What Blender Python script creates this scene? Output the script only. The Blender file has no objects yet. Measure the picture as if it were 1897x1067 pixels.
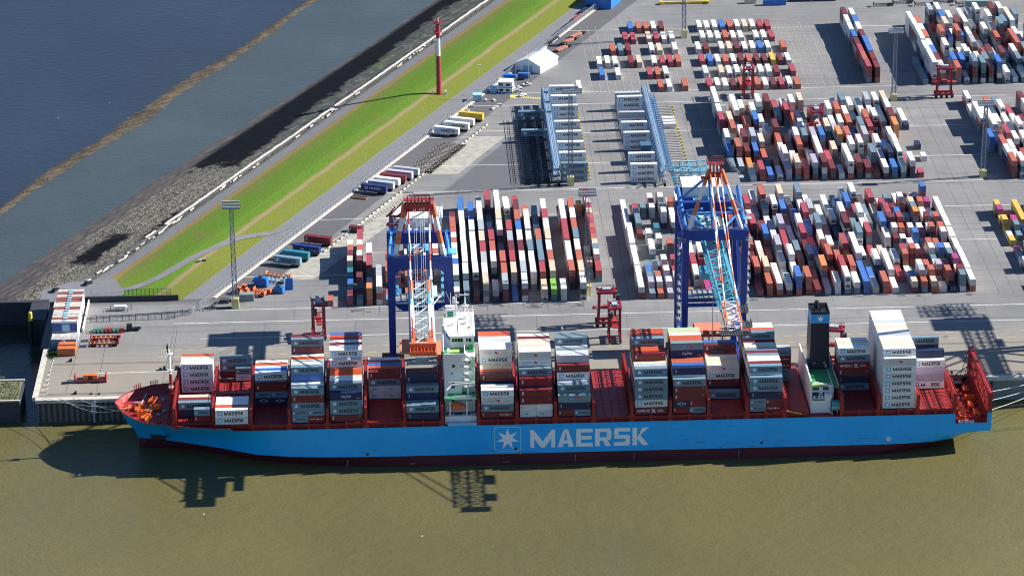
import bpy, math, random
from mathutils import Vector, Matrix
random.seed(11)
S = bpy.context.scene
COL = S.collection
# ---------------------------------------------------------------- camera
F_PX, TILT, ROLL, YAW, CAMH = 5978.47, 0.3879924, 0.0081468, -0.0384941, 512.5516
cyaw, syaw = math.cos(YAW), math.sin(YAW)
ct, st = math.cos(TILT), math.sin(TILT)
rz = lambda v: Vector((cyaw*v[0]-syaw*v[1], syaw*v[0]+cyaw*v[1], v[2]))
rt, fw, dn = rz((1, 0, 0)), rz((0, ct, -st)), rz((0, -st, -ct))
cr, sr = math.cos(ROLL), math.sin(ROLL)
rt2, dn2 = cr*rt+sr*dn, -sr*rt+cr*dn
cam = bpy.data.cameras.new('camera')
camo = bpy.data.objects.new('camera', cam)
COL.objects.link(camo)
M = Matrix.Identity(4)
for i in range(3):
    M[i][0], M[i][1], M[i][2] = rt2[i], -dn2[i], -fw[i]
M[0][3], M[1][3], M[2][3] = 0, -1150, CAMH
camo.matrix_world = M
cam.sensor_width = 36
cam.lens = F_PX/1897*36
cam.clip_start, cam.clip_end = 5, 6000
S.camera = camo
# ---------------------------------------------------------------- sky, sun, exposure
SUN = Vector((1.54, .21, 1.0)).normalized()
W = bpy.data.worlds.new('World')
S.world = W
W.use_nodes = True
nt = W.node_tree
nt.nodes.clear()
sky = nt.nodes.new('ShaderNodeTexSky')
sky.sky_type = 'NISHITA'
sky.sun_disc = False
sky.sun_elevation = math.asin(SUN.z)
sky.sun_rotation = math.atan2(SUN.x, SUN.y)
sky.air_density, sky.dust_density, sky.ozone_density = 1.0, .1, 7.0
bg = nt.nodes.new('ShaderNodeBackground')
bg.inputs[1].default_value = .065
wo = nt.nodes.new('ShaderNodeOutputWorld')
nt.links.new(sky.outputs[0], bg.inputs[0])
nt.links.new(bg.outputs[0], wo.inputs[0])
sl = bpy.data.lights.new('sun', 'SUN')
sl.energy = 5.0
sl.angle = math.radians(.5)
sl.color = (1, .945, .86)
so = bpy.data.objects.new('sun', sl)
COL.objects.link(so)
so.rotation_euler = SUN.to_track_quat('Z', 'Y').to_euler()
S.render.engine = 'CYCLES'
S.cycles.pixel_filter_type = 'BLACKMAN_HARRIS'
S.cycles.filter_width = 1.05
S.view_settings.view_transform = 'Standard'
S.view_settings.look = 'None'
S.view_settings.gamma = 1
S.view_settings.use_curve_mapping = False
S.view_settings.exposure = 1.08

# ---------------------------------------------------------------- mesh builder
def V3(p): return Vector(p)
class MB:
    def __init__(s): s.v, s.f, s.m = [], [], []
    def poly(s, pts, mi=0):
        b = len(s.v); s.v += [tuple(p) for p in pts]; s.f.append(tuple(range(b, b+len(pts)))); s.m.append(mi); return s
    def hexa(s, p, mi=0):          # 8 corners: bottom ring ccw, top ring ccw
        b = len(s.v); s.v += [tuple(q) for q in p]
        for f in ((3, 2, 1, 0), (4, 5, 6, 7), (0, 1, 5, 4), (1, 2, 6, 5), (2, 3, 7, 6), (3, 0, 4, 7)):
            s.f.append(tuple(b+i for i in f)); s.m.append(mi)
        return s
    def box(s, x0, x1, y0, y1, z0, z1, mi=0):
        return s.hexa([(x0, y0, z0), (x1, y0, z0), (x1, y1, z0), (x0, y1, z0), (x0, y0, z1), (x1, y0, z1), (x1, y1, z1), (x0, y1, z1)], mi)
    def bar(s, p, q, w, h=None, mi=0):
        p, q = V3(p), V3(q); h = h or w; d = (q-p).normalized()
        up = Vector((0, 0, 1)) if abs(d.z) < .95 else Vector((0, 1, 0))
        a = d.cross(up).normalized()*w/2; c = a.cross(d).normalized()*h/2
        return s.hexa([p-a-c, p+a-c, q+a-c, q-a-c, p-a+c, p+a+c, q+a+c, q-a+c], mi)
    def tube(s, p, q, r0, r1=None, n=8, mi=0, cap=True):
        p, q = V3(p), V3(q); r1 = r0 if r1 is None else r1; d = (q-p).normalized()
        up = Vector((0, 0, 1)) if abs(d.z) < .95 else Vector((0, 1, 0))
        a = d.cross(up).normalized(); c = a.cross(d); b = len(s.v)
        for o, r in ((p, r0), (q, r1)):
            for i in range(n):
                t = 2*math.pi*i/n; s.v.append(tuple(o+a*math.cos(t)*r+c*math.sin(t)*r))
        for i in range(n):
            j = (i+1) % n; s.f.append((b+i, b+j, b+n+j, b+n+i)); s.m.append(mi)
        if cap:
            s.f.append(tuple(b+i for i in range(n))[::-1]); s.m.append(mi)
            s.f.append(tuple(b+n+i for i in range(n))); s.m.append(mi)
        return s
    def prism(s, pts, z0, z1, mi=0):   # ccw outline
        n = len(pts); b = len(s.v)
        s.v += [(x, y, z0) for x, y in pts]+[(x, y, z1) for x, y in pts]
        s.f.append(tuple(b+i for i in range(n))[::-1]); s.m.append(mi)
        s.f.append(tuple(b+n+i for i in range(n))); s.m.append(mi)
        for i in range(n):
            j = (i+1) % n; s.f.append((b+i, b+j, b+n+j, b+n+i)); s.m.append(mi)
        return s
    def yprism(s, pts, y0, y1, mi=0):  # outline in x,z, ccw seen from -y
        n = len(pts); b = len(s.v)
        s.v += [(x, y0, z) for x, z in pts]+[(x, y1, z) for x, z in pts]
        s.f.append(tuple(b+i for i in range(n))); s.m.append(mi)
        s.f.append(tuple(b+n+i for i in range(n))[::-1]); s.m.append(mi)
        for i in range(n):
            j = (i+1) % n; s.f.append((b+j, b+i, b+n+i, b+n+j)); s.m.append(mi)
        return s
    def xf(s, mat, start=0):
        for i in range(start, len(s.v)): s.v[i] = tuple(mat @ Vector(s.v[i]))
        return s
    def add(s, o, mat=None):
        b = len(s.v); s.v += [tuple(mat @ Vector(q)) if mat else q for q in o.v]
        s.f += [tuple(i+b for i in f) for f in o.f]; s.m += o.m; return s
    def mesh(s, name, mats):
        me = bpy.data.meshes.new(name); me.from_pydata(s.v, [], s.f)
        for m in (mats if isinstance(mats, (list, tuple)) else [mats]): me.materials.append(m)
        if max(s.m, default=0): me.polygons.foreach_set('material_index', s.m)
        me.update(); return me
    def build(s, name, mats, parent=None, loc=None, **kw):
        return link(name, s.mesh(name, mats), parent, loc, **kw)
def link(name, data, parent=None, loc=None, rot=0, label=None, cat=None, group=None, kind=None):
    o = bpy.data.objects.new(name, data); COL.objects.link(o)
    if parent: o.parent = parent
    if loc: o.location = loc
    if rot: o.rotation_euler = (0, 0, rot)
    if label: o['label'] = label
    if cat: o['category'] = cat
    if group: o['group'] = group
    if kind: o['kind'] = kind
    return o
def thing(name, label, cat, loc=(0, 0, 0), rot=0, group=None):
    return link(name, None, None, loc, rot, label, cat, group)
def kids(o): return [c for c in COL.objects if c.parent == o]
def copy_tree(o, loc, rot=None, label=None, group=None):
    def rec(a, par):
        c = a.copy(); COL.objects.link(c); c.parent = par
        for k in tree.get(a.name, []): rec(k, c)
        return c
    tree = {}
    for q in list(COL.objects):
        if q.parent: tree.setdefault(q.parent.name, []).append(q)
    c = rec(o, None); c.location = loc
    if rot is not None: c.rotation_euler = (0, 0, rot)
    if label: c['label'] = label
    if group: c['group'] = group
    return c

# ---------------------------------------------------------------- materials
def nodes(name):
    m = bpy.data.materials.new(name); m.use_nodes = True
    return m, m.node_tree.nodes, m.node_tree.links, m.node_tree.nodes['Principled BSDF']
def noise(n, l, scale, detail=4, rough=.6, vec=None, dist=0):
    t = n.new('ShaderNodeTexNoise'); t.inputs['Scale'].default_value = scale
    t.inputs['Detail'].default_value = detail; t.inputs['Roughness'].default_value = rough
    t.inputs['Distortion'].default_value = dist
    if vec: l.new(vec, t.inputs['Vector'])
    return t
def mapr(n, l, src, a, b, c, d):
    t = n.new('ShaderNodeMapRange'); l.new(src, t.inputs[0])
    for i, x in enumerate((a, b, c, d)): t.inputs[i+1].default_value = x
    return t.outputs[0]
def mix(n, l, fac, a, b, mode='MIX'):
    t = n.new('ShaderNodeMix'); t.data_type = 'RGBA'; t.blend_type = mode
    for s, i in ((fac, 0), (a, 6), (b, 7)):
        if hasattr(s, 'is_output'): l.new(s, t.inputs[i])
        elif i == 0: t.inputs[0].default_value = s
        else: t.inputs[i].default_value = (*s, 1)
    return t.outputs[2]
def math_(n, l, op, a, b=0.0):
    t = n.new('ShaderNodeMath'); t.operation = op
    for i, s in enumerate((a, b)):
        if hasattr(s, 'is_output'): l.new(s, t.inputs[i])
        else: t.inputs[i].default_value = s
    return t.outputs[0]
def geo(n): return n.new('ShaderNodeNewGeometry').outputs['Position']
_mats = {}
def paint(name, rgb, rough=.5, var=.18, dirt=.25, scale=.35, metal=0, rnd=0, streak=0):
    """Painted surface: slow tonal drift, finer grime, optional per-object shift."""
    if name in _mats: return _mats[name]
    m, n, l, b = nodes(name)
    pos = geo(n)
    a = noise(n, l, scale, 4, .65, pos); d = noise(n, l, scale*5, 3, .7, pos)
    col = mix(n, l, mapr(n, l, a.outputs[0], .35, .7, 0, 1), tuple(c*(1-var) for c in rgb), tuple(min(1, c*(1+var*.6)) for c in rgb))
    grime = tuple(.35*c+.04 for c in rgb)
    col = mix(n, l, mapr(n, l, d.outputs[0], .58, .8, 0, dirt), col, grime)
    if streak:
        mp = n.new('ShaderNodeMapping'); mp.inputs['Scale'].default_value = (1.1, 1, .05); l.new(pos, mp.inputs[0])
        bk = n.new('ShaderNodeTexBrick'); bk.inputs['Scale'].default_value = .085; bk.inputs['Mortar Size'].default_value = .006; bk.inputs['Color1'].default_value = (.42, .42, .42, 1); bk.inputs['Color2'].default_value = (.58, .58, .58, 1); bk.inputs['Mortar'].default_value = (0, 0, 0, 1)
        mb_ = n.new('ShaderNodeMapping'); mb_.inputs['Rotation'].default_value = (math.pi/2, 0, 0); l.new(pos, mb_.inputs[0]); l.new(mb_.outputs[0], bk.inputs['Vector'])
        col = mix(n, l, mapr(n, l, bk.outputs['Color'], 0, .6, .30, 0), col, tuple(.45*c for c in rgb))
        sk = noise(n, l, 1, 4, .7, mp.outputs[0]); col = mix(n, l, mapr(n, l, sk.outputs[0], .55, .75, 0, streak), col, tuple(.55*c+.02 for c in rgb))
    if rnd:
        oi = n.new('ShaderNodeObjectInfo'); hs = n.new('ShaderNodeHueSaturation')
        l.new(mapr(n, l, oi.outputs['Random'], 0, 1, 1-rnd, 1+rnd*.6), hs.inputs['Value'])
        l.new(mapr(n, l, oi.outputs['Random'], 0, 1, .9, 1.1), hs.inputs['Saturation'])
        l.new(col, hs.inputs['Color']); col = hs.outputs[0]
    l.new(col, b.inputs['Base Color']); b.inputs['Roughness'].default_value = rough; b.inputs['Metallic'].default_value = metal
    _mats[name] = m; return m
BLUE_HULL = paint('hull_light_blue', (.004, .44, .96), .35, .07, .14, .03, 0, 0, .35)
BOOT = paint('antifouling_red', (.075, .006, .018), .6, .2, .3, .08, 0, 0, .6)
DECKRED = paint('deck_red', (.28, .018, .018), .6, .25, .35, .2)
FRAMERED = paint('lashing_red', (.30, .020, .020), .55, .2, .3, .3)
WHITE = paint('ship_white', (.78, .79, .78), .4, .06, .1, .2)
GREENDK = paint('deck_green', (.02, .22, .085), .6, .15, .2, .5)
LGREEN = paint('light_green', (.36, .62, .16), .6, .1, .1, .5)
NAVYF = paint('funnel_navy', (.006, .009, .028), .45, .15, .1, .1)
GLASS = paint('window_glass', (.012, .018, .025), .12, .1, .0, .5)
BLACK = paint('black_steel', (.014, .014, .018), .5, .2, .1, .5)
CRBLUE = paint('crane_blue', (.008, .045, .28), .4, .12, .12, .08)
CRCYAN = paint('crane_cyan', (.10, .38, .52), .5, .15, .15, .3)
CRORANGE = paint('crane_orange', (.62, .15, .055), .5, .12, .2, .4)
CRRED = paint('crane_red', (.36, .035, .03), .5, .15, .2, .4)
GREY = paint('steel_grey', (.26, .28, .30), .5, .15, .25, .4)
DKGREY = paint('dark_grey', (.06, .065, .075), .6, .2, .2, .4)
GALV = paint('galvanised', (.36, .39, .42), .45, .12, .15, .4)
YELLOW = paint('safety_yellow', (.72, .50, .04), .5, .15, .2, .5)
STRED = paint('carrier_red', (.27, .012, .03), .45, .12, .15, .5)
RUBBER = paint('rubber', (.018, .018, .018), .8, .1, .1, .5)
BOXBLUE = paint('site_blue', (.02, .16, .50), .5, .12, .15, .4)
SKYBLUE = paint('pale_blue', (.30, .52, .66), .5, .1, .12, .4)
CONC = paint('pale_concrete', (.50, .47, .41), .8, .18, .3, .4)
LIFEB = paint('lifeboat_orange', (.75, .16, .03), .4, .08, .1, .5)
ROPE = paint('rope', (.62, .62, .58), .8, .1, .1, .5)
LETTER_D = paint('letter_dark', (.025, .03, .035), .5, .05, .0, .5)
LETTER_W = paint('letter_white', (.86, .88, .90), .5, .05, .05, .2)
LETTER_G = paint('letter_grey', (.40, .40, .40), .5, .05, .0, .5)
LETTER_R = paint('letter_red', (.45, .02, .05), .5, .05, .0, .5)
LETTER_B = paint('letter_blue', (.03, .20, .48), .5, .05, .0, .5)
STARSQ = paint('emblem_blue', (.07, .42, .62), .5, .05, .05, .5)
ROCKM = paint('pale_stone', (.52, .50, .46), .9, .2, .2, .5)
CP = {}
for k, rgb in dict(M=(.155, .25, .315), A=(.76, .77, .76), W=(.78, .77, .74), H=(.70, .69, .66), S=(.22, .010, .018), C=(.012, .026, .09), N=(.012, .022, .075),
                   R=(.175, .022, .026), O=(.50, .10, .045), P=(.20, .31, .34), B=(.018, .15, .52), K=(.42, .46, .50), I=(.62, .66, .68), G=(.19, .28, .26),
                   Y=(.66, .56, .40), T=(.03, .20, .27), L=(.46, .42, .52), V=(.70, .22, .015), E=(.70, .48, .03), X=(.42, .02, .20), D=(.22, .55, .06),
                   U=(.012, .03, .16), Q=(.42, .60, .36), J=(.42, .035, .055)).items():
    CP[k] = paint('container_paint_'+k.lower(), rgb, .5, .12, .32, .55, 0, .16)  # maroon darkened for shaded faces; orange and pink reds also colour sunlit roofs
# ================================================================ GROUND, WATER, DIKE
NX, NY = -.90423, .42704          # seaward normal of the dike; its inland fence line runs (-87,81) -> (115,508)
AX, AY = -87.0, 81.0
def dline(y, d): return AX+(d-(y-AY)*NY)/NX
def asphalt_mat():
    m, n, l, b = nodes('yard_asphalt'); pos = geo(n)
    big = noise(n, l, .018, 5, .6, pos); fine = noise(n, l, .9, 3, .75, pos); med = noise(n, l, .12, 4, .7, pos)
    mp = n.new('ShaderNodeMapping'); mp.inputs['Scale'].default_value = (.009, .45, 1); l.new(pos, mp.inputs[0])
    streak = noise(n, l, 1, 4, .7, mp.outputs[0])
    col = mix(n, l, mapr(n, l, big.outputs[0], .38, .62, 0, 1), (.175, .176, .180), (.228, .226, .224))
    col = mix(n, l, mapr(n, l, med.outputs[0], .45, .75, 0, .6), col, (.150, .150, .153))
    col = mix(n, l, mapr(n, l, streak.outputs[0], .52, .75, 0, .85), col, (.105, .106, .112))
    col = mix(n, l, mapr(n, l, fine.outputs[0], .6, .8, 0, .4), col, (.10, .10, .102))
    bk = n.new('ShaderNodeTexBrick'); bk.inputs['Scale'].default_value = .028; bk.inputs['Color1'].default_value = (0, 0, 0, 1); bk.inputs['Color2'].default_value = (1, 1, 1, 1); bk.inputs['Mortar'].default_value = (.5, .5, .5, 1); bk.inputs['Mortar Size'].default_value = .0; l.new(pos, bk.inputs['Vector'])
    col = mix(n, l, .07, col, mix(n, l, bk.outputs['Color'], (.08, .08, .085), (.32, .32, .32)))
    mp2 = n.new('ShaderNodeMapping'); mp2.inputs['Scale'].default_value = (.5, .02, 1); l.new(pos, mp2.inputs[0])
    trk = noise(n, l, 1, 3, .7, mp2.outputs[0]); col = mix(n, l, mapr(n, l, trk.outputs[0], .58, .75, 0, .5), col, (.118, .118, .121))
    # weathered tan strip along the quay edge, tarmac-dark lane inland of the fence
    sx = n.new('ShaderNodeSeparateXYZ'); l.new(pos, sx.inputs[0])
    y = math_(n, l, 'ADD', sx.outputs[1], math_(n, l, 'MULTIPLY', med.outputs[0], 12))
    tan = math_(n, l, 'MULTIPLY', mapr(n, l, y, 38, 62, 1, 0), .6)
    col = mix(n, l, tan, col, (.27, .235, .18))
    d = math_(n, l, 'ADD', math_(n, l, 'MULTIPLY', sx.outputs[0], NX), math_(n, l, 'ADD', math_(n, l, 'MULTIPLY', sx.outputs[1], NY), -AX*NX-AY*NY))
    lane = math_(n, l, 'MULTIPLY', mapr(n, l, d, -17, -16, 0, 1), mapr(n, l, sx.outputs[1], 92, 97, 0, 1))
    col = mix(n, l, math_(n, l, 'MULTIPLY', lane, .8), col, (.085, .084, .093))
    pad = math_(n, l, 'MULTIPLY', math_(n, l, 'MULTIPLY', mapr(n, l, sx.outputs[1], 221, 222, 0, 1), mapr(n, l, sx.outputs[1], 330, 340, 1, 0)),
                math_(n, l, 'MULTIPLY', mapr(n, l, sx.outputs[0], 76, 77, 1, 0), mapr(n, l, d, -40, -38, 1, 0)))
    col = mix(n, l, math_(n, l, 'MULTIPLY', pad, .8), col, (.092, .097, .108))
    l.new(col, b.inputs['Base Color']); b.inputs['Roughness'].default_value = .85; b.inputs['Specular IOR Level'].default_value = .2
    bp = n.new('ShaderNodeBump'); bp.inputs['Strength'].default_value = .25; bp.inputs['Distance'].default_value = .1
    l.new(fine.outputs[0], bp.inputs['Height']); l.new(bp.outputs[0], b.inputs['Normal'])
    return m
ASPH = asphalt_mat()
yard = [(-140.5, 0), (900, 0), (900, 1500), (dline(1500, -2), 1500), (dline(99, -2), 99), (-87, 81), (-140.5, 81)]
mb = MB(); mb.prism(yard, -11.5, 0)
mb.build('terminal_ground', ASPH, kind='structure')
# strip behind the building up to the dike foot
MB().prism([(-140.5, 81.01), (-87.01, 81.01), (dline(98.99, -2), 98.99), (-140.5, 98.99)], -11.5, -.02).build('rear_pavement', ASPH, kind='structure')

def water(name, base, deep, rough, bump, scale, spec=.5, big=.02, aniso=(1, 1, 1)):
    m, n, l, b = nodes(name); pos = geo(n)
    a = noise(n, l, big, 4, .5, pos, .3)
    wc = mix(n, l, mapr(n, l, a.outputs[0], .35, .68, 0, 1), base, deep)
    lg = noise(n, l, .0045, 3, .5, pos, .8); wc = mix(n, l, mapr(n, l, lg.outputs[0], .38, .62, 0, .55), wc, tuple(.72*c+.012 for c in base))
    l.new(wc, b.inputs['Base Color'])
    b.inputs['Roughness'].default_value = rough; b.inputs['IOR'].default_value = 1.333
    b.inputs['Specular IOR Level'].default_value = spec
    mp = n.new('ShaderNodeMapping'); mp.inputs['Scale'].default_value = aniso; mp.inputs['Rotation'].default_value = (0, 0, .5); l.new(pos, mp.inputs[0])
    w = noise(n, l, scale, 3, .55, mp.outputs[0]); w2 = noise(n, l, scale*.22, 2, .5, mp.outputs[0])
    bp = n.new('ShaderNodeBump'); bp.inputs['Strength'].default_value = bump; bp.inputs['Distance'].default_value = .6
    l.new(math_(n, l, 'ADD', w.outputs[0], math_(n, l, 'MULTIPLY', w2.outputs[0], 1.5)), bp.inputs['Height']); l.new(bp.outputs[0], b.inputs['Normal'])
    return m
RIVER = water('turbid_river', (.112, .102, .041), (.146, .127, .047), .2, .45, .8, .4, .012, (1, 1.8, 1))
CHANNEL = water('channel_water', (.044, .058, .064), (.060, .076, .080), .3, .3, .9, .5, .02, (1, 2, 1))
OUTER = water('outer_water', (.016, .024, .044), (.024, .034, .056), .3, .25, .9, .5, .01, (1, 1.6, 1))
MB().poly([(-900, -900, -10), (1200, -900, -10), (1200, .6, -10), (-900, .6, -10)]).build('river_water', RIVER, kind='structure')
BASIN_SHADED = water('basin_water', (.030, .034, .026), (.042, .044, .030), .15, .2, .8, .5)  # base colour darkened for the quay shadow lying over the basin
MB().poly([(-900, .62, -10), (-140, .62, -10), (-140, 100, -10), (-900, 100, -10)]).build('basin_water', BASIN_SHADED, kind='structure')
def strip(d0, d1, e0=0, e1=0, y0=100, y1=1500, z=-10):
    return MB().poly([(dline(y0, d0), y0, z), (dline(y1, d0+e0), y1, z), (dline(y1, d1+e1), y1, z), (dline(y0, d1), y0, z)])
strip(80, 146.3, 0, 39.2).build('channel_water', CHANNEL, kind='structure')
strip(146.32, 1500, 39.2, 0).build('outer_water', OUTER, kind='structure')

# --- dike, beach, sandbar: one terrain sheet, height by distance d from the fence line
PROF = [(-2, -.02), (0, 0), (9.5, .05), (11, .25), (23, 1.8), (30, 1.9), (48, -.5), (50, -.8), (57, -1.6), (59, -2.4), (61, -2.4), (64, -3.2), (80, -5.6), (94, -8.7), (103, -10.0), (108, -10.6), (140, -11.2)]
def prof(d):
    for (a, za), (b_, zb) in zip(PROF, PROF[1:]):
        if d <= b_: return za+(zb-za)*(d-a)/(b_-a)
    return PROF[-1][1]
def terrain_mat():
    m, n, l, b = nodes('dike_and_shore'); pos = geo(n)
    sx = n.new('ShaderNodeSeparateXYZ'); l.new(pos, sx.inputs[0])
    d = math_(n, l, 'ADD', math_(n, l, 'MULTIPLY', sx.outputs[0], NX), math_(n, l, 'ADD', math_(n, l, 'MULTIPLY', sx.outputs[1], NY), -AX*NX-AY*NY))
    s = math_(n, l, 'ADD', math_(n, l, 'MULTIPLY', math_(n, l, 'ADD', sx.outputs[0], -AX), -NY*-1), math_(n, l, 'MULTIPLY', math_(n, l, 'ADD', sx.outputs[1], -AY), .90423))
    wob = noise(n, l, .05, 5, .65, pos); fine = noise(n, l, .7, 4, .8, pos); mid = noise(n, l, .16, 5, .7, pos); big = noise(n, l, .02, 3, .5, pos)
    dw = math_(n, l, 'ADD', d, math_(n, l, 'MULTIPLY', math_(n, l, 'ADD', wob.outputs[0], -.5), 3.0))
    dw2 = math_(n, l, 'ADD', d, math_(n, l, 'ADD', math_(n, l, 'MULTIPLY', math_(n, l, 'ADD', mid.outputs[0], -.5), 16.0), math_(n, l, 'MULTIPLY', math_(n, l, 'ADD', wob.outputs[0], -.5), 14.0)))
    def band(src, a, b_, soft=.5):
        return math_(n, l, 'MULTIPLY', mapr(n, l, src, a-soft, a+soft, 0, 1), mapr(n, l, src, b_-soft, b_+soft, 1, 0))
    mp = n.new('ShaderNodeMapping'); mp.inputs['Rotation'].default_value = (0, 0, -1.13); mp.inputs['Scale'].default_value = (.04, .9, 1); l.new(pos, mp.inputs[0])
    mow = noise(n, l, 1, 4, .7, mp.outputs[0])
    g1 = mix(n, l, mapr(n, l, fine.outputs[0], .3, .7, 0, 1), (.072, .150, .016), (.108, .205, .024))
    g2 = mix(n, l, mapr(n, l, fine.outputs[0], .3, .7, 0, 1), (.122, .150, .024), (.175, .175, .038))
    dry = mix(n, l, mapr(n, l, fine.outputs[0], .3, .7, 0, 1), (.115, .122, .034), (.170, .150, .056))
    tg = mapr(n, l, math_(n, l, 'ADD', dw, math_(n, l, 'MULTIPLY', mow.outputs[0], 8)), 42, 52, 0, 1)
    seagr = mix(n, l, tg, g1, dry)
    seagr = mix(n, l, mapr(n, l, mow.outputs[0], .5, .75, 0, .35), seagr, dry)
    seagr = mix(n, l, mapr(n, l, big.outputs[0], .45, .62, 0, .6), seagr, g1)
    landgr = mix(n, l, mapr(n, l, mow.outputs[0], .45, .65, 0, .6), g2, g1)
    landgr = mix(n, l, mapr(n, l, big.outputs[0], .42, .6, 0, .55), landgr, g2)
    landgr = mix(n, l, mapr(n, l, mid.outputs[0], .5, .7, 0, .6), landgr, dry)
    seagr = mix(n, l, mapr(n, l, mid.outputs[0], .52, .72, 0, .7), seagr, g2)
    seagr = mix(n, l, mapr(n, l, wob.outputs[0], .56, .7, 0, .6), seagr, dry)
    grass = mix(n, l, mapr(n, l, dw, 22, 24, 0, 1), landgr, seagr)
    col = mix(n, l, band(dw, 20.2, 22.6, .6), grass, (.215, .18, .092))                      # trodden path on the crest
    col = mix(n, l, band(dw, 47.0, 50.3, 1.2), col, (.22, .16, .065))                       # dry fringe
    asph = mix(n, l, mapr(n, l, mid.outputs[0], .35, .7, 0, 1), (.165, .17, .182), (.19, .195, .205))
    col = mix(n, l, mapr(n, l, math_(n, l, 'ADD', d, math_(n, l, 'MULTIPLY', wob.outputs[0], .8)), 10.0, 10.8, 1, 0), col, asph)
    col = mix(n, l, band(d, 50.0, 55.5, .3), col, mix(n, l, mid.outputs[0], (.13, .135, .15), (.19, .19, .20)))
    vor = n.new('ShaderNodeTexVoronoi'); vor.inputs['Scale'].default_value = 1.7; l.new(pos, vor.inputs['Vector'])
    vg = n.new('ShaderNodeSeparateColor'); l.new(vor.outputs['Color'], vg.inputs[0])
    stones = mix(n, l, vg.outputs[0], (.04, .04, .04), (.17, .165, .15))
    pale = mix(n, l, mapr(n, l, vg.outputs[1], .2, .8, 0, 1), (.042, .040, .036), (.215, .20, .168))
    beach = mix(n, l, mapr(n, l, s, 150, 230, 0, 1), pale, mix(n, l, mapr(n, l, mid.outputs[0], .4, .65, 0, 1), (.05, .06, .055), stones))
    moss = mix(n, l, mapr(n, l, wob.outputs[0], .58, .68, 0, .7), beach, (.07, .13, .03))
    beach = mix(n, l, mapr(n, l, s, 190, 240, 0, 1), beach, moss)
    col = mix(n, l, mapr(n, l, d, 55.3, 56.0, 0, 1), col, stones)
    col = mix(n, l, mapr(n, l, dw, 62, 66, 0, 1), col, beach)
    mud = mix(n, l, mapr(n, l, mid.outputs[0], .35, .7, 0, 1), (.062, .058, .060), (.105, .097, .092))
    col = mix(n, l, mapr(n, l, math_(n, l, 'ADD', dw2, math_(n, l, 'MULTIPLY', mapr(n, l, s, 10, 75, 1, 0), 9)), 90, 94, 0, 1), col, mud)
    weed = mix(n, l, mapr(n, l, fine.outputs[0], .6, .8, 0, 1), (.004, .005, .008), (.018, .02, .022))
    w1 = math_(n, l, 'MULTIPLY', math_(n, l, 'MULTIPLY', mapr(n, l, math_(n, l, 'ADD', dw2, math_(n, l, 'MULTIPLY', mapr(n, l, s, 190, 440, 0, 1), -13)), 68, 71, 0, 1), mapr(n, l, d, 93, 97, 1, 0)), mapr(n, l, math_(n, l, 'ADD', s, math_(n, l, 'MULTIPLY', math_(n, l, 'ADD', mid.outputs[0], -.5), 70)), 176, 182, 0, 1))
    sw = math_(n, l, 'ADD', s, math_(n, l, 'MULTIPLY', math_(n, l, 'ADD', mid.outputs[0], -.5), 26))
    w2 = math_(n, l, 'MULTIPLY', band(dw2, 71, 83, 1.5), band(sw, 44, 84, 4))
    w3 = math_(n, l, 'MULTIPLY', band(dw2, 63, 66, .8), math_(n, l, 'MULTIPLY', band(sw, 70, 118, 3), mapr(n, l, wob.outputs[0], .42, .52, 0, 1)))
    wl = math_(n, l, 'MAXIMUM', w1, math_(n, l, 'MAXIMUM', w2, w3))
    col = mix(n, l, wl, col, weed)
    bar = mix(n, l, mapr(n, l, mid.outputs[0], .35, .65, 0, 1), (.045, .038, .032), (.105, .088, .062))
    col = mix(n, l, mapr(n, l, d, 118, 120, 0, 1), col, bar)
    l.new(col, b.inputs['Base Color']); b.inputs['Roughness'].default_value = .9; b.inputs['Specular IOR Level'].default_value = .08
    bp = n.new('ShaderNodeBump'); bp.inputs['Strength'].default_value = .3; bp.inputs['Distance'].default_value = .3
    l.new(math_(n, l, 'ADD', fine.outputs[0], vor.outputs['Distance']), bp.inputs['Height']); l.new(bp.outputs[0], b.inputs['Normal'])
    return m
DIKE = terrain_mat()
def sheet(name, ds, ys, zf):
    mb = MB(); nd = len(ds)
    for y in ys:
        for d in ds: mb.v.append((dline(y, d), y, zf(d, y)))
    for j in range(len(ys)-1):
        for i in range(nd-1):
            a = j*nd+i; mb.f.append((a+1, a, a+nd, a+nd+1)); mb.m.append(0)
    return mb.build(name, DIKE, kind='structure')
def yline(): return [99+i*2.2 for i in range(90)]+[297+i*4 for i in range(90)]+[657+i*30 for i in range(29)]
def zdike(d, y):
    k = min(1, max(0, (y-112)/30.0)); s = (y-81)/.904
    if d > 64: d += min(1, max(0, (s-190)/200))*6-min(1, max(0, (70-s)/70))*6
    z = prof(d)
    if d < 64: z = z*k-.03*(1-k)*(d > 0)
    else: z = z if k >= 1 else z*k+(1-k)*min(z, -3-(d-64)*.2) if d > 66 else z*k
    if d > 58: z += .22*math.sin(d*1.7+y*.31)*math.sin(y*.23+d*.4)+random.uniform(-.12, .12)
    return z
dds = [-2, 0, 4, 9.5, 11, 14, 17, 20, 22, 24, 26, 29, 32, 36, 40, 44, 48, 50, 53, 56, 57, 58, 59, 61, 62.5, 64]+[66+i*1.6 for i in range(22)]+[104, 115, 140]
sheet('dike_and_shore', dds, yline(), zdike)
def zbar(d, y):
    w = 6.6+1.8*math.sin(y*.021)+.9*math.sin(y*.09+1); cc = 148+.028*(y-160)+1.2*math.sin(y*.05)
    groove = max(0, math.sin(y*.42+(d-cc)*.55))**14*.9
    return -10.9+1.55*max(0, 1-abs((d-cc)/w)**1.6)-groove+random.uniform(-.1, .1)+.18*math.sin(y*.7+d)
sheet('mud_bank', [136+i*.9 for i in range(36)], [99+i*1.5 for i in range(300)]+[550+i*20 for i in range(45)], zbar)

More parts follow.
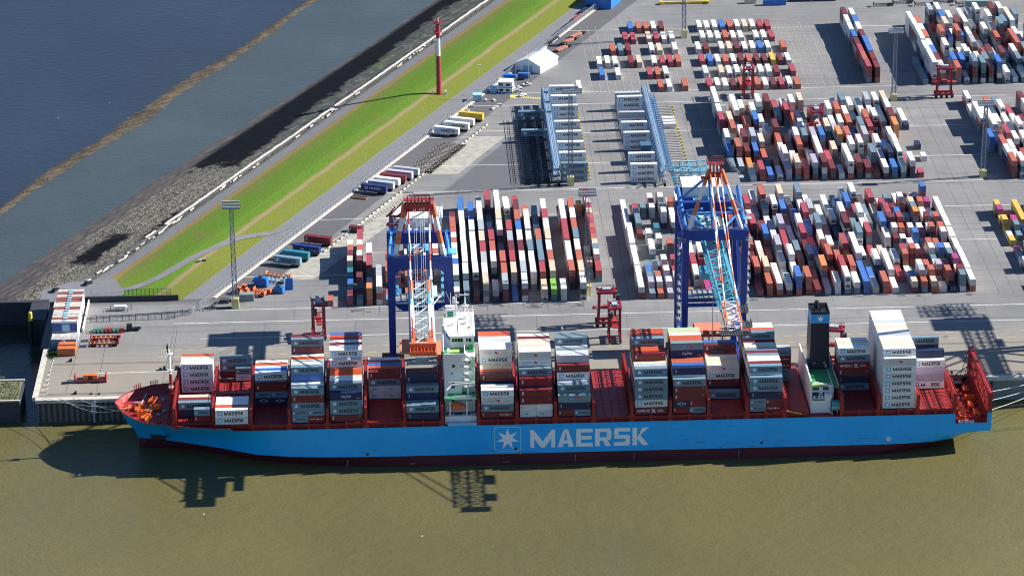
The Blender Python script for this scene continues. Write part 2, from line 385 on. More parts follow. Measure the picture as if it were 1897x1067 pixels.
# white limestone kerb along the shore and broken slabs
def ribbon(name, d0, d1, y0, y1, dz, mat, step=4, gaps=None, kind='structure', lift=0):
    mb = MB(); y = y0
    while y < y1:
        ya = min(y1, y+step)
        if not (gaps and gaps(y)):
            za, zb = zdike((d0+d1)/2, y)+dz, zdike((d0+d1)/2, ya)+dz
            mb.hexa([(dline(y, d0), y, za-.5), (dline(y, d1), y, za-.5), (dline(ya, d1), ya, zb-.5), (dline(ya, d0), ya, zb-.5),
                     (dline(y, d0), y, za), (dline(y, d1), y, za), (dline(ya, d1), ya, zb), (dline(ya, d0), ya, zb)])
        y = ya
    return mb.build(name, mat, kind=kind)
ribbon('shore_kerb', 60.8, 61.6, 176, 1400, .55, ROCKM, 4, lambda y: 176 < y < 190 and random.random() < .5)
slab = MB().prism([(-1.6, -.5), (1.2, -.6), (1.7, .3), (-.9, .6)], 0, .35)
slm = slab.mesh('broken_slab', ROCKM)
for i in range(46):
    y = random.uniform(150, 470) if i > 12 else random.uniform(120, 200); d = random.uniform(57, 59.6)
    link('broken_slab', slm, None, (dline(y, d), y, zdike(d, y)+.25), 1.13+random.uniform(-.15, .15), 'flat pale slab of broken stone lying along the shore track below the grass dike', 'stone slab', 'broken stone slabs along the shore track').scale = (random.uniform(.4, 2.2), random.uniform(.4, .9), .7)
# ramp road over the dike, car park at its foot, kerb at the fence
TARM = paint('ramp_tarmac', (.155, .16, .172), .85, .15, .3, .15)
def road(name, pts, w, dz, mat, kind='structure', zf=None):
    mb = MB(); L = []
    for i, p in enumerate(pts):
        a = Vector(pts[max(0, i-1)]); c = Vector(pts[min(len(pts)-1, i+1)]); t = (c-a).normalized(); nn = Vector((-t.y, t.x))
        L.append((Vector(p)+nn*w/2, Vector(p)-nn*w/2))
    def zz(q):
        d = (q.x-AX)*NX+(q.y-AY)*NY; return (zdike2(d, q.y) if zf is None else zf)+dz
    for (a, b_), (c, e) in zip(L, L[1:]):
        mb.poly([(b_.x, b_.y, zz(b_)), (e.x, e.y, zz(e)), (c.x, c.y, zz(c)), (a.x, a.y, zz(a))])
    return mb.build(name, mat, kind=kind)
def zdike2(d, y):
    k = min(1, max(0, (y-112)/30.0)); return prof(d)*k
def smooth(pts, k=3):
    for _ in range(k):
        o = [pts[0]]
        for a, b_ in zip(pts, pts[1:]): o += [(a[0]*.75+b_[0]*.25, a[1]*.75+b_[1]*.25), (a[0]*.25+b_[0]*.75, a[1]*.25+b_[1]*.75)]
        pts = o+[pts[-1]]
    return pts
road('ramp_road', smooth([(-128, 108), (-117, 109), (-108, 114), (-97.5, 126), (-88, 140), (-78, 153), (-70, 163), (-62, 168.5), (-54, 172), (-47, 180)]), 3.6, .22, TARM)
MB().prism([(-149, 99.2), (-120, 99.2), (-114, 107), (-119, 123), (-137, 121), (-149, 112)], -4, .12).build('car_park_paving', TARM, kind='structure')
ribbon('fence_kerb', -2.6, -.9, 99, 1300, .45, CONC, 12)
# quay walls and basin on the left
SHEET = paint('sheet_piling', (.035, .04, .05), .7, .25, .3, .3)
mb = MB()
for i in range(170):
    x = -140+i*2.2
    mb.box(x, x+.9, -.9, -.02, -11.5, -1.2, 0)
piles = mb.build('quay_sheet_piles', SHEET, kind='structure')
mb = MB(); mb.box(-141.2, 520, -1.3, 1.4, -1.2, .12); mb.box(-142.6, -140.4, 1.41, 99, -1.4, .14)
mb.build('quay_edge_beam', CONC, kind='structure')
fm = MB().box(-.35, .35, -.5, .1, -9.5, .2).box(-1.0, 1.0, -.75, -.5, -5.5, -1.0).mesh('quay_fender', GALV)
for i in range(26):
    x = -132+i*13.3
    if -128 < x < -98 or x > 226: link('quay_fender', fm, piles, (x, -1.35, 0))
mb = MB(); mb.box(-190, -145, 99, 101.5, -11.5, .3); mb.box(-152, -144.5, 80, 99, -11.5, .2)
mb.build('basin_head_wall', SHEET, kind='structure')
mb = MB(); mb.box(-200, -147.5, 1, 20, -11.5, -.8); mb.build('pier_block', SHEET, kind='structure'); MB().poly([(-200, 1.5, -.79), (-148, 1.5, -.79), (-148, 19.5, -.79), (-200, 19.5, -.79)]).build('pier_ground', paint('mossy_ground', (.17, .17, .09), .9, .4, .4, .25), kind='structure')
MB().box(-200, -147.3, .2, .98, -.85, -.3).build('pier_edge_beam', CONC, kind='structure')
MB().box(-200, -147.3, 20.02, 20.9, -.85, -.3).build('pier_back_beam', CONC, kind='structure')

# --- painted lines, joints, rails, slot markings
LINE = paint('line_white', (.66, .66, .62), .8, .25, .5, .8); LINEY = paint('line_yellow', (.62, .50, .16), .8, .25, .5, .8); JOINT = paint('joint_dark', (.10, .10, .10), .9, .2, .2, .5)
RUST = paint('rail_rust', (.15, .11, .085), .7, .3, .3, .5)
def lines(name, segs, w, mat, z=.006):
    mb = MB()
    for (x0, y0, x1, y1) in segs:
        a = Vector((x0, y0, 0)); c = Vector((x1, y1, 0)); t = (c-a).normalized(); nn = Vector((-t.y, t.x, 0))*w/2; zv = Vector((0, 0, z))
        mb.poly([a-nn+zv, c-nn+zv, c+nn+zv, a+nn+zv])
    return mb.build(name, mat, kind='structure')
lines('quay_lane_lines', [(-92, 73, 600, 73), (-80, 56.5, 600, 56.5), (-86, 86.2, 76, 86.2), (-120, 24, -86, 24.6)], .42, LINE)
lines('quay_dashed_lines', [(x, 45.5, x+3.2, 45.5) for x in range(-96, 330, 6)]+[(x, 38.8, x+3.2, 38.8) for x in range(-96, 330, 6)], .22, LINEY)
lines('crane_rails', [(-138, 5, 600, 5), (-138, 33, 600, 33)], .35, RUST)
lines('rail_grooves', [(-138, 33.9, 600, 33.9), (-138, 4.1, 600, 4.1)], .7, JOINT, .003)
dl = lambda y, d: (dline(y, d), y)
lines('dike_yard_lines', [(*dl(122, -3), 4, 122), (*dl(147, -3), 0, 147), (*dl(188, -3), 90, 188.5), (*dl(220, -3), 600, 220), (*dl(254, 2), 60, 254), (*dl(293, -3), 58, 293), (*dl(301, -3), 60, 301), (*dl(338, -3), 300, 338), (*dl(356, -3), 330, 355), (90, 254, 330, 254), (90, 296, 330, 296), (*dl(455, -3), 330, 452), (100, 147, 100.2, 188), (245, 147, 300, 147), (245, 188, 300, 188)], .38, LINE)
lines('paving_joints', [(x, 6, x+2, 72) for x in range(-130, 520, 37)]+[(-118+i*1, 0, -118+i*1, 70) for i in (0, 28)]+[(x, 86, x, 218) for x in (83.5, 91, 96.5, 251, 257, 262)]+[(x, 222, x, 338) for x in (92, 96, 101, 133, 140, 147, 249, 255, 262)], .25, JOINT, .004)
def slots(x0, x1, y0, y1, px, py):
    sg = []
    nx = int((x1-x0)/px)
    for i in range(nx+1):
        x = x0+i*px; sg.append((x, y0, x, y1))
    return sg
lines('slot_lines', slots(154.5, 232, 352, 462, 3.96, 12.4)+slots(98.7, 147, 352, 462, 3.99, 12)+[(154.5, 352+i*9.2, 232, 352+i*9.2) for i in range(13)], .12, paint('slot_yellow', (.40, .36, .20), .85, .3, .5, .8), .007)
pads = MB()
for i in range(21):
    for j in range(9):
        x = 154.5+i*3.96; y = 356+j*12.2
        for q in (-1.1, 1.1): pads.box(x+2+q-.22, x+2+q+.22, y-.3, y+.3, 0, .05)
for i in range(13):
    for j in range(9):
        x = 98.7+i*3.99; y = 356+j*12.2
        for q in (-1.1, 1.1): pads.box(x+2+q-.22, x+2+q+.22, y-.3, y+.3, 0, .05)
pads.build('slot_pads', DKGREY, kind='structure')
STAIN = paint('wet_stain', (.10, .10, .105), .5, .3, .3, .5)
st_ = MB()
random.seed(5)
for i in range(70):
    x = random.uniform(20, 78) if i < 25 else random.choice([random.uniform(-20, 20), random.uniform(100, 240), random.uniform(-60, 40)]); y = 86.5-abs(random.gauss(0, 3)) if i < 45 else random.choice([221-random.random()*3, 36+random.random()*9, 10+random.random()*9])
    w, h = random.uniform(.8, 4), random.uniform(.5, 1.6)
    pts = [(x+w*math.cos(t)*random.uniform(.5, 1), y+h*math.sin(t)*random.uniform(.5, 1), .009+.0004*i) for t in [k*.628 for k in range(10)]]
    st_.poly(pts)
for i in range(13):
    x = -16+i*7.7+random.uniform(-2, 2); st_.poly([(x-.2, 86.8, .005), (x+.1, 77+random.uniform(-3, 3), .005), (x+.35, 86.8, .005)])
st_.build('wet_stains', STAIN, kind='stuff')
TYRE = paint('tyre_mark', (.20, .195, .19), .9, .2, .3, .5)
def arc(cx, cy, r, a0, a1, w, n=20):
    o = []
    for i in range(n):
        t0 = a0+(a1-a0)*i/n; t1 = a0+(a1-a0)*(i+1)/n
        o.append((cx+r*math.cos(t0), cy+r*math.sin(t0), cx+r*math.cos(t1), cy+r*math.sin(t1)))
    return o
lines('tyre_marks', sum([arc(94, 200, r, 1.2, 3.3, .2) for r in (11, 13)]+[arc(-58, 60, r, 0, 6.28, .2) for r in (8,)]+[arc(-64, 72, 12, 3, 5, .2), arc(60, 65, 20, 3.5, 5, .2), arc(230, 470, 22, 3.4, 5.2, .2), arc(230, 470, 30, 3.4, 5.2, .2), arc(180, 470, 40, 4, 5.5, .2)], []), .3, TYRE, .008)
random.seed(11)
# ================================================================ LETTERING
def letter_polys(ch, w, t):
    """Wide block capitals one unit tall: list of quads in (x, z)."""
    q = lambda *p: list(p)
    if ch == 'M': return [q((0, 0), (t, 0), (t, 1), (0, 1)), q((w-t, 0), (w, 0), (w, 1), (w-t, 1)), q((t*.8, 1), (t*.8, .58), (w/2-.09, 0), (w/2, 0), (w/2, .36)), q((w-t*.8, .58), (w-t*.8, 1), (w/2, .36), (w/2, 0), (w/2+.09, 0))]
    if ch == 'A': return [q((0, 0), (t*1.15, 0), (w/2+t*.1, 1), (w/2-t*.5, 1)), q((w-t*1.15, 0), (w, 0), (w/2+t*.5, 1), (w/2-t*.1, 1)), q((w*.24, .2), (w*.76, .2), (w*.70, .38), (w*.30, .38))]
    if ch == 'E': return [q((0, 0), (t, 0), (t, 1), (0, 1)), q((t, 0), (w, 0), (w, .2), (t, .2)), q((t, .4), (w*.94, .4), (w*.94, .6), (t, .6)), q((t, .8), (w, .8), (w, 1), (t, 1))]
    if ch == 'R': return [q((0, 0), (t, 0), (t, 1), (0, 1)), q((t, .8), (w, .8), (w*.93, 1), (t, 1)), q((w-t, .5), (w, .5), (w, .8), (w-t, .8)), q((t, .32), (w*.93, .32), (w, .5), (t, .5)), q((w*.5, .32), (w-t*1.3, 0), (w, 0), (w*.76, .32))]
    if ch == 'S': return [q((0, 0), (w*.94, 0), (w, .2), (0, .2)), q((w-t, .2), (w, .2), (w, .4), (w-t, .4)), q((0, .4), (w, .4), (w*.94, .6), (.06, .6)), q((0, .6), (t, .6), (t, .8), (0, .8)), q((0, .8), (w, .8), (w, 1), (.06, 1))]
    if ch == 'K': return [q((0, 0), (t, 0), (t, 1), (0, 1)), q((t, .38), (w-t*1.4, 1), (w, 1), (t, .62-.2)), q((t*.9, .42), (w*.42, .62), (w, 0), (w-t*1.35, 0))]
    return []
def block_word(word, height, width, y, x0, z0, mi=0, mb=None, skip=()):
    mb = mb or MB(); n = len(word); adv = width/n; gap = adv*.12
    xc = 0
    for i, c in enumerate(word):
        f = 1.35 if c == 'M' else .93; w = (adv*f-gap)/height; xo = xc; xc += adv*f
        if i in skip: continue
        for k, p in enumerate(letter_polys(c, w, .2 if c == 'M' else .24)): mb.poly([(x0+xo+a*height, y-.004*k, z0+z*height) for a, z in p], mi)
    return mb
def star(mb, cx, cz, r, y, mi=0, n=7, inner=.40):
    pts = []
    for k in range(2*n):
        t = math.pi/2+math.pi*k/n; rr = r if k % 2 == 0 else r*inner
        pts.append((cx+rr*math.cos(t), cz+rr*math.sin(t)))
    c = (cx, y, cz)
    for k in range(2*n):
        a, b = pts[k], pts[(k+1) % (2*n)]; mb.poly([c, (a[0], y, a[1]), (b[0], y, b[1])][::1], mi)
    return mb
_tx = {}
def font_mesh(text, width, height, bold=0.0):
    """Built-in font converted to a flat mesh standing in x,z facing -y, centred."""
    k = (text, width, height)
    if k in _tx: return _tx[k]
    cu = bpy.data.curves.new('t', 'FONT'); cu.body = text; cu.resolution_u = 2; cu.offset = bold
    o = bpy.data.objects.new('t', cu); COL.objects.link(o)
    me = bpy.data.meshes.new_from_object(o.evaluated_get(bpy.context.evaluated_depsgraph_get()))
    bpy.data.objects.remove(o); bpy.data.curves.remove(cu)
    xs = [v.co.x for v in me.vertices]; ys = [v.co.y for v in me.vertices]
    sx = width/(max(xs)-min(xs)); sy = height/(max(ys)-min(ys)); mx, my = (max(xs)+min(xs))/2, (max(ys)+min(ys))/2
    mb = MB(); mb.v = [((v.co.x-mx)*sx, 0, (v.co.y-my)*sy) for v in me.vertices]
    mb.f = [tuple(p.vertices) for p in me.polygons]; mb.m = [0]*len(mb.f)
    bpy.data.meshes.remove(me); _tx[k] = mb; return mb
def shifted(mb, dx, dy, dz): return MB().add(mb, Matrix.Translation((dx, dy, dz)))

# ================================================================ CONTAINERS
L40, L20, CW = 12.19, 6.06, 2.44
def cont_mb(L, H, detail=True):
    """Box with corner posts standing proud of recessed side walls, end panels and roof."""
    mb = MB(); hx, hy = L/2, CW/2; r = .055
    if not detail: return mb.box(-hx, hx, -hy, hy, .02, H)
    mb.poly([(-hx, -hy, .02), (-hx, hy, .02), (hx, hy, .02), (hx, -hy, .02)])
    def panel(c, u, v, n, bu, bv):      # outer rectangle, inner recessed rectangle
        c, u, v, n = map(Vector, (c, u, v, n)); o = [c-u-v, c+u-v, c+u+v, c-u+v]
        ui, vi = u*(1-bu/u.length), v*(1-bv/v.length); i_ = [c-ui-vi-n*r, c+ui-vi-n*r, c+ui+vi-n*r, c-ui+vi-n*r]
        b = len(mb.v); mb.v += [tuple(p) for p in o+i_]
        for k in range(4):
            j = (k+1) % 4; mb.f.append((b+k, b+j, b+4+j, b+4+k)); mb.m.append(0)
        mb.f.append((b+4, b+5, b+6, b+7)); mb.m.append(0)
    hz = (H-.02)/2; zc = H/2+.01
    panel((0, -hy, zc), (hx, 0, 0), (0, 0, hz), (0, -1, 0), .16, .13)
    panel((0, hy, zc), (-hx, 0, 0), (0, 0, hz), (0, 1, 0), .16, .13)
    panel((hx, 0, zc), (0, hy, 0), (0, 0, hz), (1, 0, 0), .12, .12)
    panel((-hx, 0, zc), (0, -hy, 0), (0, 0, hz), (-1, 0, 0), .12, .12)
    panel((0, 0, H), (hx, 0, 0), (0, hy, 0), (0, 0, 1), .15, .1)
    return mb
HC, HS = 2.896, 2.591
CM = {(40, HC): cont_mb(L40, HC).mesh('container_body', CP['A']), (20, HS): cont_mb(L20, HS).mesh('container_body', CP['A']), (40, HS): cont_mb(L40, HS).mesh('container_body', CP['A'])}
YS = -CW/2+.055-.012          # just proud of the recessed side wall
EMB = {}
def logo40(code):
    """(name, mesh) children carried by the near long side."""
    if code in EMB: return EMB[code]
    out = []
    if code in 'MAZ':
        mb = MB(); star(mb, -4.35, 1.45, .8 if code != 'M' else 1.0, YS-.012)
        if code == 'A' or code == 'Z':
            sq = MB().poly([(-5.25, YS, .62), (-3.45, YS, .62), (-3.45, YS, 2.28), (-5.25, YS, 2.28)])
            out.append(('emblem_square', sq.mesh('emblem_square', LETTER_B if code == 'Z' else STARSQ)))
        out.append(('emblem_star', mb.mesh('emblem_star', LETTER_W if code != 'M' else paint('pale_star', (.60, .78, .86), .5, .03, 0))))
        out.append(('lettering', block_word('MAERSK', 1.4, 7.4, YS, -2.75, .78, skip=(1, 2) if code == 'Z' else ()).mesh('lettering', LETTER_D)))
    elif code == 'H':
        a = shifted(font_mesh('HAMBURG', 4.3, .85), -2.6, YS, 1.4); c = shifted(font_mesh('SÜD', 2.0, .95), 3.2, YS, 1.42)
        out.append(('lettering', a.mesh('lettering', LETTER_G))); out.append(('lettering', c.mesh('lettering', LETTER_G)))
        out.append(('pennant', MB().poly([(-.3, YS, 1.15), (1.35, YS, 1.35), (-.3, YS, 2.15)]).poly([(.1, YS, 1.0), (.65, YS, .75), (.5, YS, 1.3)]).mesh('pennant', LETTER_R)))
    elif code == 'S':
        a = shifted(font_mesh('HAMBURG', 4.6, 1.0), -2.9, YS, 1.4); c = shifted(font_mesh('SÜD', 2.2, 1.1), 3.5, YS, 1.42)
        mb = MB().add(a).add(c).poly([(-.2, YS, .8), (1.9, YS, .75), (1.2, YS, 1.2)]).poly([(0, YS, 2.1), (1.6, YS, 1.9), (.2, YS, 1.7)]).poly([(.9, YS, 1.8), (1.5, YS, 1.5), (.2, YS, 1.1)])
        out.append(('lettering', mb.mesh('lettering', LETTER_W)))
    elif code == 'C':
        mb = MB().add(shifted(font_mesh('CMA CGM', 3.6, .62, .01), 0, YS, 1.45))
        for s_ in (1, -1):
            for k in range(5):
                t0, t1 = .35+k*.16, .35+(k+1)*.16
                p = lambda t, r: (s_*(1.9*math.cos(t)-.9), YS, 1.45+s_*(r*math.sin(t)))
                mb.poly([p(t0, 1.0), p(t0, .86), p(t1, .86), p(t1, 1.0)])
        mb.add(shifted(font_mesh('GLOBAL', 1.5, .25), 4.6, YS, .8))
        out.append(('lettering', mb.mesh('lettering', LETTER_W)))
    elif code == 'P':
        out.append(('badge', MB().poly([(-2.0, YS, 1.05), (0, YS, 1.05), (0, YS, 1.95), (-2.0, YS, 1.95)]).mesh('badge', LETTER_B)))
        out.append(('badge', MB().poly([(0, YS, 1.05), (2.2, YS, 1.05), (2.2, YS, 1.95), (0, YS, 1.95)]).mesh('badge', LETTER_R)))
        out.append(('lettering', MB().add(shifted(font_mesh('P&O', 1.3, .5), -1, YS-.012, 1.5)).add(shifted(font_mesh('NEDLLOYD', 1.9, .42), 1.1, YS-.012, 1.5)).mesh('lettering', LETTER_W)))
    elif code in 'RN':
        mb = MB()
        for k in range(4): mb.poly([(-5.2, YS, .9+k*.36), (-4.75, YS, .9+k*.36), (-4.75, YS, 1.16+k*.36), (-5.2, YS, 1.16+k*.36)])
        mb.poly([(4.8, YS, 2.1), (5.3, YS, 2.1), (5.3, YS, 2.25), (4.8, YS, 2.25)])
        out.append(('side_marking', mb.mesh('side_marking', LETTER_W if code == 'R' else LETTER_G)))
    EMB[code] = out; return out
def logo20(code):
    k = code+'20'
    if k in EMB: return EMB[k]
    out = []
    if code in 'MA':
        mb = MB(); star(mb, -2.25, 1.3, .5, YS-.012); out.append(('emblem_star', mb.mesh('emblem_star', _mats['pale_star'] if 'pale_star' in _mats else LETTER_W)))
        out.append(('lettering', block_word('MAERSK', .62, 3.5, YS, -1.35, 1.0).mesh('lettering', LETTER_D)))
    elif code == 'S':
        out.append(('lettering', MB().add(shifted(font_mesh('HAMBURG', 2.3, .5), -1.3, YS, 1.3)).add(shifted(font_mesh('SÜD', 1.0, .5), 1.7, YS, 1.3)).poly([(.1, YS, 1.0), (1.0, YS, 1.05), (.5, YS, 1.7)]).mesh('lettering', LETTER_W)))
    elif code == 'C':
        out.append(('lettering', MB().add(shifted(font_mesh('CMA CGM', 3.4, .6, .01), 0, YS, 1.3)).poly([(-1, YS, 2.0), (.6, YS, 2.25), (.4, YS, 2.1)]).poly([(1, YS, .6), (-.6, YS, .35), (-.4, YS, .5)]).mesh('lettering', LETTER_W)))
    elif code == 'I':
        out.append(('lettering', MB().add(shifted(font_mesh('iTM', 1.5, .8, .015), -.9, YS, 1.25)).mesh('lettering', LETTER_B)))
    elif code == 'R':
        out.append(('side_marking', MB().poly([(-2.5, YS, .8), (-2.25, YS, .8), (-2.25, YS, 2.0), (-2.5, YS, 2.0)]).mesh('side_marking', LETTER_W)))
    EMB[k] = out; return out
NIND = 0
def container(code, x, y, z, ft, label, group, rot=0, H=None, logos=True, skipf=None):
    global NIND
    H = H or (HC if ft == 40 else HS)
    base = 'A' if code == 'Z' else code
    o = link('shipping_container', CM[(ft, H)], None, (x, y, z), rot, label, 'container', group)
    o.material_slots[0].link = 'OBJECT'; o.material_slots[0].material = CP[base]
    NIND += 1
    if logos:
        for nm, me in (logo40(code) if ft == 40 else logo20(code)): link(nm, me, o)
    return o
DESC = dict(M='grey-blue star-marked container', A='white star-marked container', W='plain white container', H='white red-pennant container', S='red white-lettered container', C='navy white-lettered container', N='plain navy container',
            R='plain maroon container', O='sunlit-toned red container', P='blue-grey badge-marked container', B='bright blue container', K='light grey container', I='white blue-lettered container', G='grey-green container', Y='cream container', T='teal container', Z='white part-lettered container', L='lilac-grey container', V='orange container', Q='pale green container', E='yellow container')
ORD = 'first second third fourth fifth sixth seventh eighth ninth tenth eleventh twelfth thirteenth fourteenth fifteenth sixteenth seventeenth eighteenth'.split()
STUFF = {k: MB() for k in CP}     # everything past the individuals, per colour, joined at the end
TMPL = {(40, HC): cont_mb(L40, HC), (20, HS): cont_mb(L20, HS), (40, HS): cont_mb(L40, HS)}
def bulk(code, x, y, z, ft, alongy=False, H=None):
    H = H or (HC if ft == 40 else HS)
    Mx = Matrix.Translation((x, y, z))
    if alongy: Mx = Mx @ Matrix.Rotation(math.pi/2, 4, 'Z')
    STUFF['A' if code == 'Z' else code].add(TMPL[(ft, H)], Mx)

# ================================================================ THE SHIP
YC, HB = -25.0, 23.0
ship = thing('container_ship', 'long light-blue container ship with star emblem moored along the quay', 'container ship', (0, 0, 0))
# stations: X, deck half-breadth, deck z, half-breadth at -5.5, at -9.9
ST = [(-108.2, .3, 9.2, .0, 0), (-106.5, 5.2, 9.0, .0, 0), (-104, 9.6, 8.8, .0, 0), (-101.5, 12.6, 8.6, .05, 0), (-99.6, 14.5, 8.4, .3, .15), (-95.5, 17.4, 8.2, 1.6, .4), (-91, 18.8, 8.1, 2.9, .8), (-83, 20.6, 7.9, 5.6, 2.2), (-76, 21.9, 7.8, 8.6, 4.6),
      (-67.4, 22.7, 7.7, 12.0, 9.0), (-63.6, 22.9, 7.6, 14.0, 10.6), (-62.4, 22.95, 6.5, 14.6, 11.2), (-54.3, 23, 6.5, 18.4, 14), (-42, 23, 6.5, 21, 17.4), (-31, 23, 6.5, 22.1, 19.6), (-18, 23, 6.5, 22.7, 21.2), (-5, 23, 6.5, 23, 22.4), (10, 23, 6.5, 23, 23),
      (60, 23, 6.5, 23, 23), (110, 23, 6.5, 23, 23), (160, 23, 6.5, 23, 23), (180, 23, 6.5, 23, 22.4), (192, 23, 6.5, 22.6, 20.0), (202, 23, 6.5, 21.4, 16), (209.6, 22.9, 6.5, 19.0, 11.0), (209.7, 22.9, 2.3, 19.0, 11.0), (214, 22.8, 2.3, 15.4, 4.5), (218.5, 22.6, 2.3, 8, .1), (221.9, 22.4, 2.3, 1.0, 0), (222, 22.4, 6.5, .9, 0), (223.6, 22.2, 6.5, .1, 0)]
def hb(x, k):
    for a, b_ in zip(ST, ST[1:]):
        if x <= b_[0]: t = (x-a[0])/(b_[0]-a[0]); return a[k]+(b_[k]-a[k])*t
    return ST[-1][k]
def stem_x(x, z):       # raked stem: pull low points aft at the bow
    return x
def section(s):
    x, dh, dz, h55, h99 = s; tr = max(0, (x-205)/18.6)
    bow = 1 if x < -60 else 0
    f1, f2 = (.16, .46) if x < -20 else ((.62, .90) if x < 185 else (.97, .995))
    pts = []
    for z, h in ((-11.4, h99*.97), (-9.9, h99), (-5.5, h55), (-1.4, h55+(dh-h55)*f1), (2.3, h55+(dh-h55)*f2), (max(dz, 2.301), dh)):
        xx = x
        if x < -99: # stem profile from (-108.2, 9.2) down to (-99.8, -5.5)
            lim = -99.9-8.3*max(0, (z+4.0)/13.2)**1.15
            xx = max(x, lim)
        if x > 219 and z < -2.4: xx = 219+(x-219)*.12
        pts.append((xx, h, z))
    return pts
secs = [section(s) for s in ST]
def skin(k0, k1, sgn, mb):
    b = len(mb.v); n = k1-k0+1
    for sc in secs:
        for (x, h, z) in sc[k0:k1+1]: mb.v.append((x, YC+sgn*h, z))
    for i in range(len(secs)-1):
        for k in range(n-1):
            a = b+i*n+k; q = (a, a+n, a+n+1, a+1)
            mb.f.append(q if sgn < 0 else q[::-1]); mb.m.append(0)
    return mb
mb = skin(2, 5, -1, MB()); skin(2, 5, 1, mb)
E = secs[-1]
mb.poly([(E[2][0], YC-E[2][1], -5.5), (E[2][0], YC+E[2][1], -5.5)]+[(E[k][0], YC+E[k][1], E[k][2]) for k in (3, 4, 5)]+[(E[k][0], YC-E[k][1], E[k][2]) for k in (5, 4, 3)])
hull = mb.build('hull', BLUE_HULL, ship)
for p in hull.data.polygons: p.use_smooth = abs(p.center.x) > 0
hull.data.polygons.foreach_set('use_smooth', [p.center.x < 205 for p in hull.data.polygons])
mb = skin(0, 2, -1, MB()); skin(0, 2, 1, mb); mb.build('boot_topping', BOOT, ship)
# decks
def hz(x, z=6.88):
    dh, dz, h5 = hb(x, 1), hb(x, 2), hb(x, 3); h2 = h5+(dh-h5)*.46
    return h2+(dh-h2)*min(1, (z-2.3)/max(.1, dz-2.3)) if x < -60 else dh
def inner_edge(z=6.88):
    o = {}
    for st, sc in zip(ST, secs):
        if st[0] < -62:
            (xa, ha, za), (xb, hb_, zb) = sc[4], sc[5]; t = min(1, (z-za)/max(.1, zb-za)); o[st[0]] = (xa+(xb-xa)*t+.3, max(.02, ha+(hb_-ha)*t-.3))
    return o
def deck(x0, x1, z, name, mat, dh=.25):
    xs = [x0]+[s[0] for s in ST if x0 < s[0] < x1]+[x1]
    mb = MB(); mb.poly([(x, YC-max(0, hz(x)-dh), z) for x in xs]+[(x, YC+max(0, hz(x)-dh), z) for x in xs[::-1]]); return mb.build(name, mat, ship)
ie = list(inner_edge().values())
MB().poly([(x, YC-h, 6.9) for x, h in ie]+[(-62.45, YC-22.7, 6.9), (-62.45, YC+22.7, 6.9)]+[(x, YC+h, 6.9) for x, h in ie[::-1]]).build('forecastle_deck', DECKRED, ship)
deck(-62.5, 209.65, 6.3, 'main_deck', DECKRED, .1)
deck(209.65, 222.0, 2.25, 'mooring_deck', DECKRED, .1)
deck(222.0, 223.6, 6.45, 'stern_deck', DECKRED, .1)
MB().box(209.5, 209.75, YC-22.8, YC+22.8, 2.2, 6.4).box(221.9, 222.1, YC-22.3, YC+22.3, 2.2, 6.4).build('mooring_deck_bulkhead', DECKRED, ship)
# bulwark rail lip and inner side of the bow
mb = MB()
xs = [s[0] for s in ST if s[0] < -62]
for sg in (-1, 1):
    for a, b_ in zip(xs, xs[1:]):
        pa, pb = [(x, YC+sg*(hb(x, 1)-.05), hb(x, 2)) for x in (a, b_)]
        mb.bar(pa, pb, .35, .25)
mb.build('bulwark_rail', FRAMERED, ship)
mb = MB(); inner = inner_edge()
for sg in (-1, 1):
    for a, b_ in zip(xs, xs[1:]):
        q = [((inner[x][0], YC+sg*inner[x][1], 6.85), (x+.25, YC+sg*max(.05, hb(x, 1)-.3), hb(x, 2)-.05)) for x in (a, b_)]
        mb.poly([q[0][0], q[1][0], q[1][1], q[0][1]])
mb.build('bulwark_lining', FRAMERED, ship)
mb = MB()
for i in range(17):
    x = -105.5+i*2.4; 
    for sg in (-1, 1): mb.bar((x, YC+sg*(hb(x, 1)-.25), hb(x, 2)), (x, YC+sg*(hb(x, 1)-1.3), 6.9), .14)
mb.build('bulwark_stay', FRAMERED, ship)
# hull marks
YN = YC-HB-.03
lw = block_word('MAERSK', 7.3, 45.6, YN, 48.9, -3.3); lw.build('lettering', LETTER_W, ship)
mb = MB(); star(mb, 40.35, .55, 4.5, YN); mb.build('emblem_star', LETTER_W, ship)
mb = MB()
def rr(cx, cz, h, r, n=6):
    o = []
    for qx, qz, a in ((1, 1, 0), (-1, 1, 1), (-1, -1, 2), (1, -1, 3)):
        for k in range(n+1):
            t = math.pi/2*(a+k/n); o.append((cx+qx*(h-r)+r*math.cos(t), cz+qz*(h-r)+r*math.sin(t)))
    return o
o1, o2 = rr(40.35, .55, 5.05, 1.0), rr(40.35, .55, 4.75, .75)
for k in range(len(o1)):
    j = (k+1) % len(o1); mb.poly([(o1[k][0], YN, o1[k][1]), (o1[j][0], YN, o1[j][1]), (o2[j][0], YN, o2[j][1]), (o2[k][0], YN, o2[k][1])])
mb.build('emblem_border', paint('emblem_line', (.35, .72, .85), .5, .05, .05), ship)
mb = MB()
for (x, z) in ((-12.5, -4.3), (43.4, -3.6), (136.4, -3.6)): mb.tube((x, YN+.02, z), (x, YN-.02, z), .55, n=10)
mb.build('pilot_door', BLACK, ship)
mb = MB()
for (x, z) in ((-10.7, -4.4), (45.0, -5.2), (137.9, -3.6)): mb.box(x-.16, x+.16, YN-.02, YN+.02, z-.6, z+.6)
mb.box(3.5, 5.5, YN-.02, YN+.02, -8.8, -8.6).box(38.5, 40.8, YN-.02, YN+.02, -9, -8.8)
for x in (66, 127.8, -20, 88): mb.box(x-.06, x+.06, YN-.02, YN+.02, -9.2, -6.4)
mb.build('draught_marks', LETTER_G, ship, kind='stuff')
mb = MB()
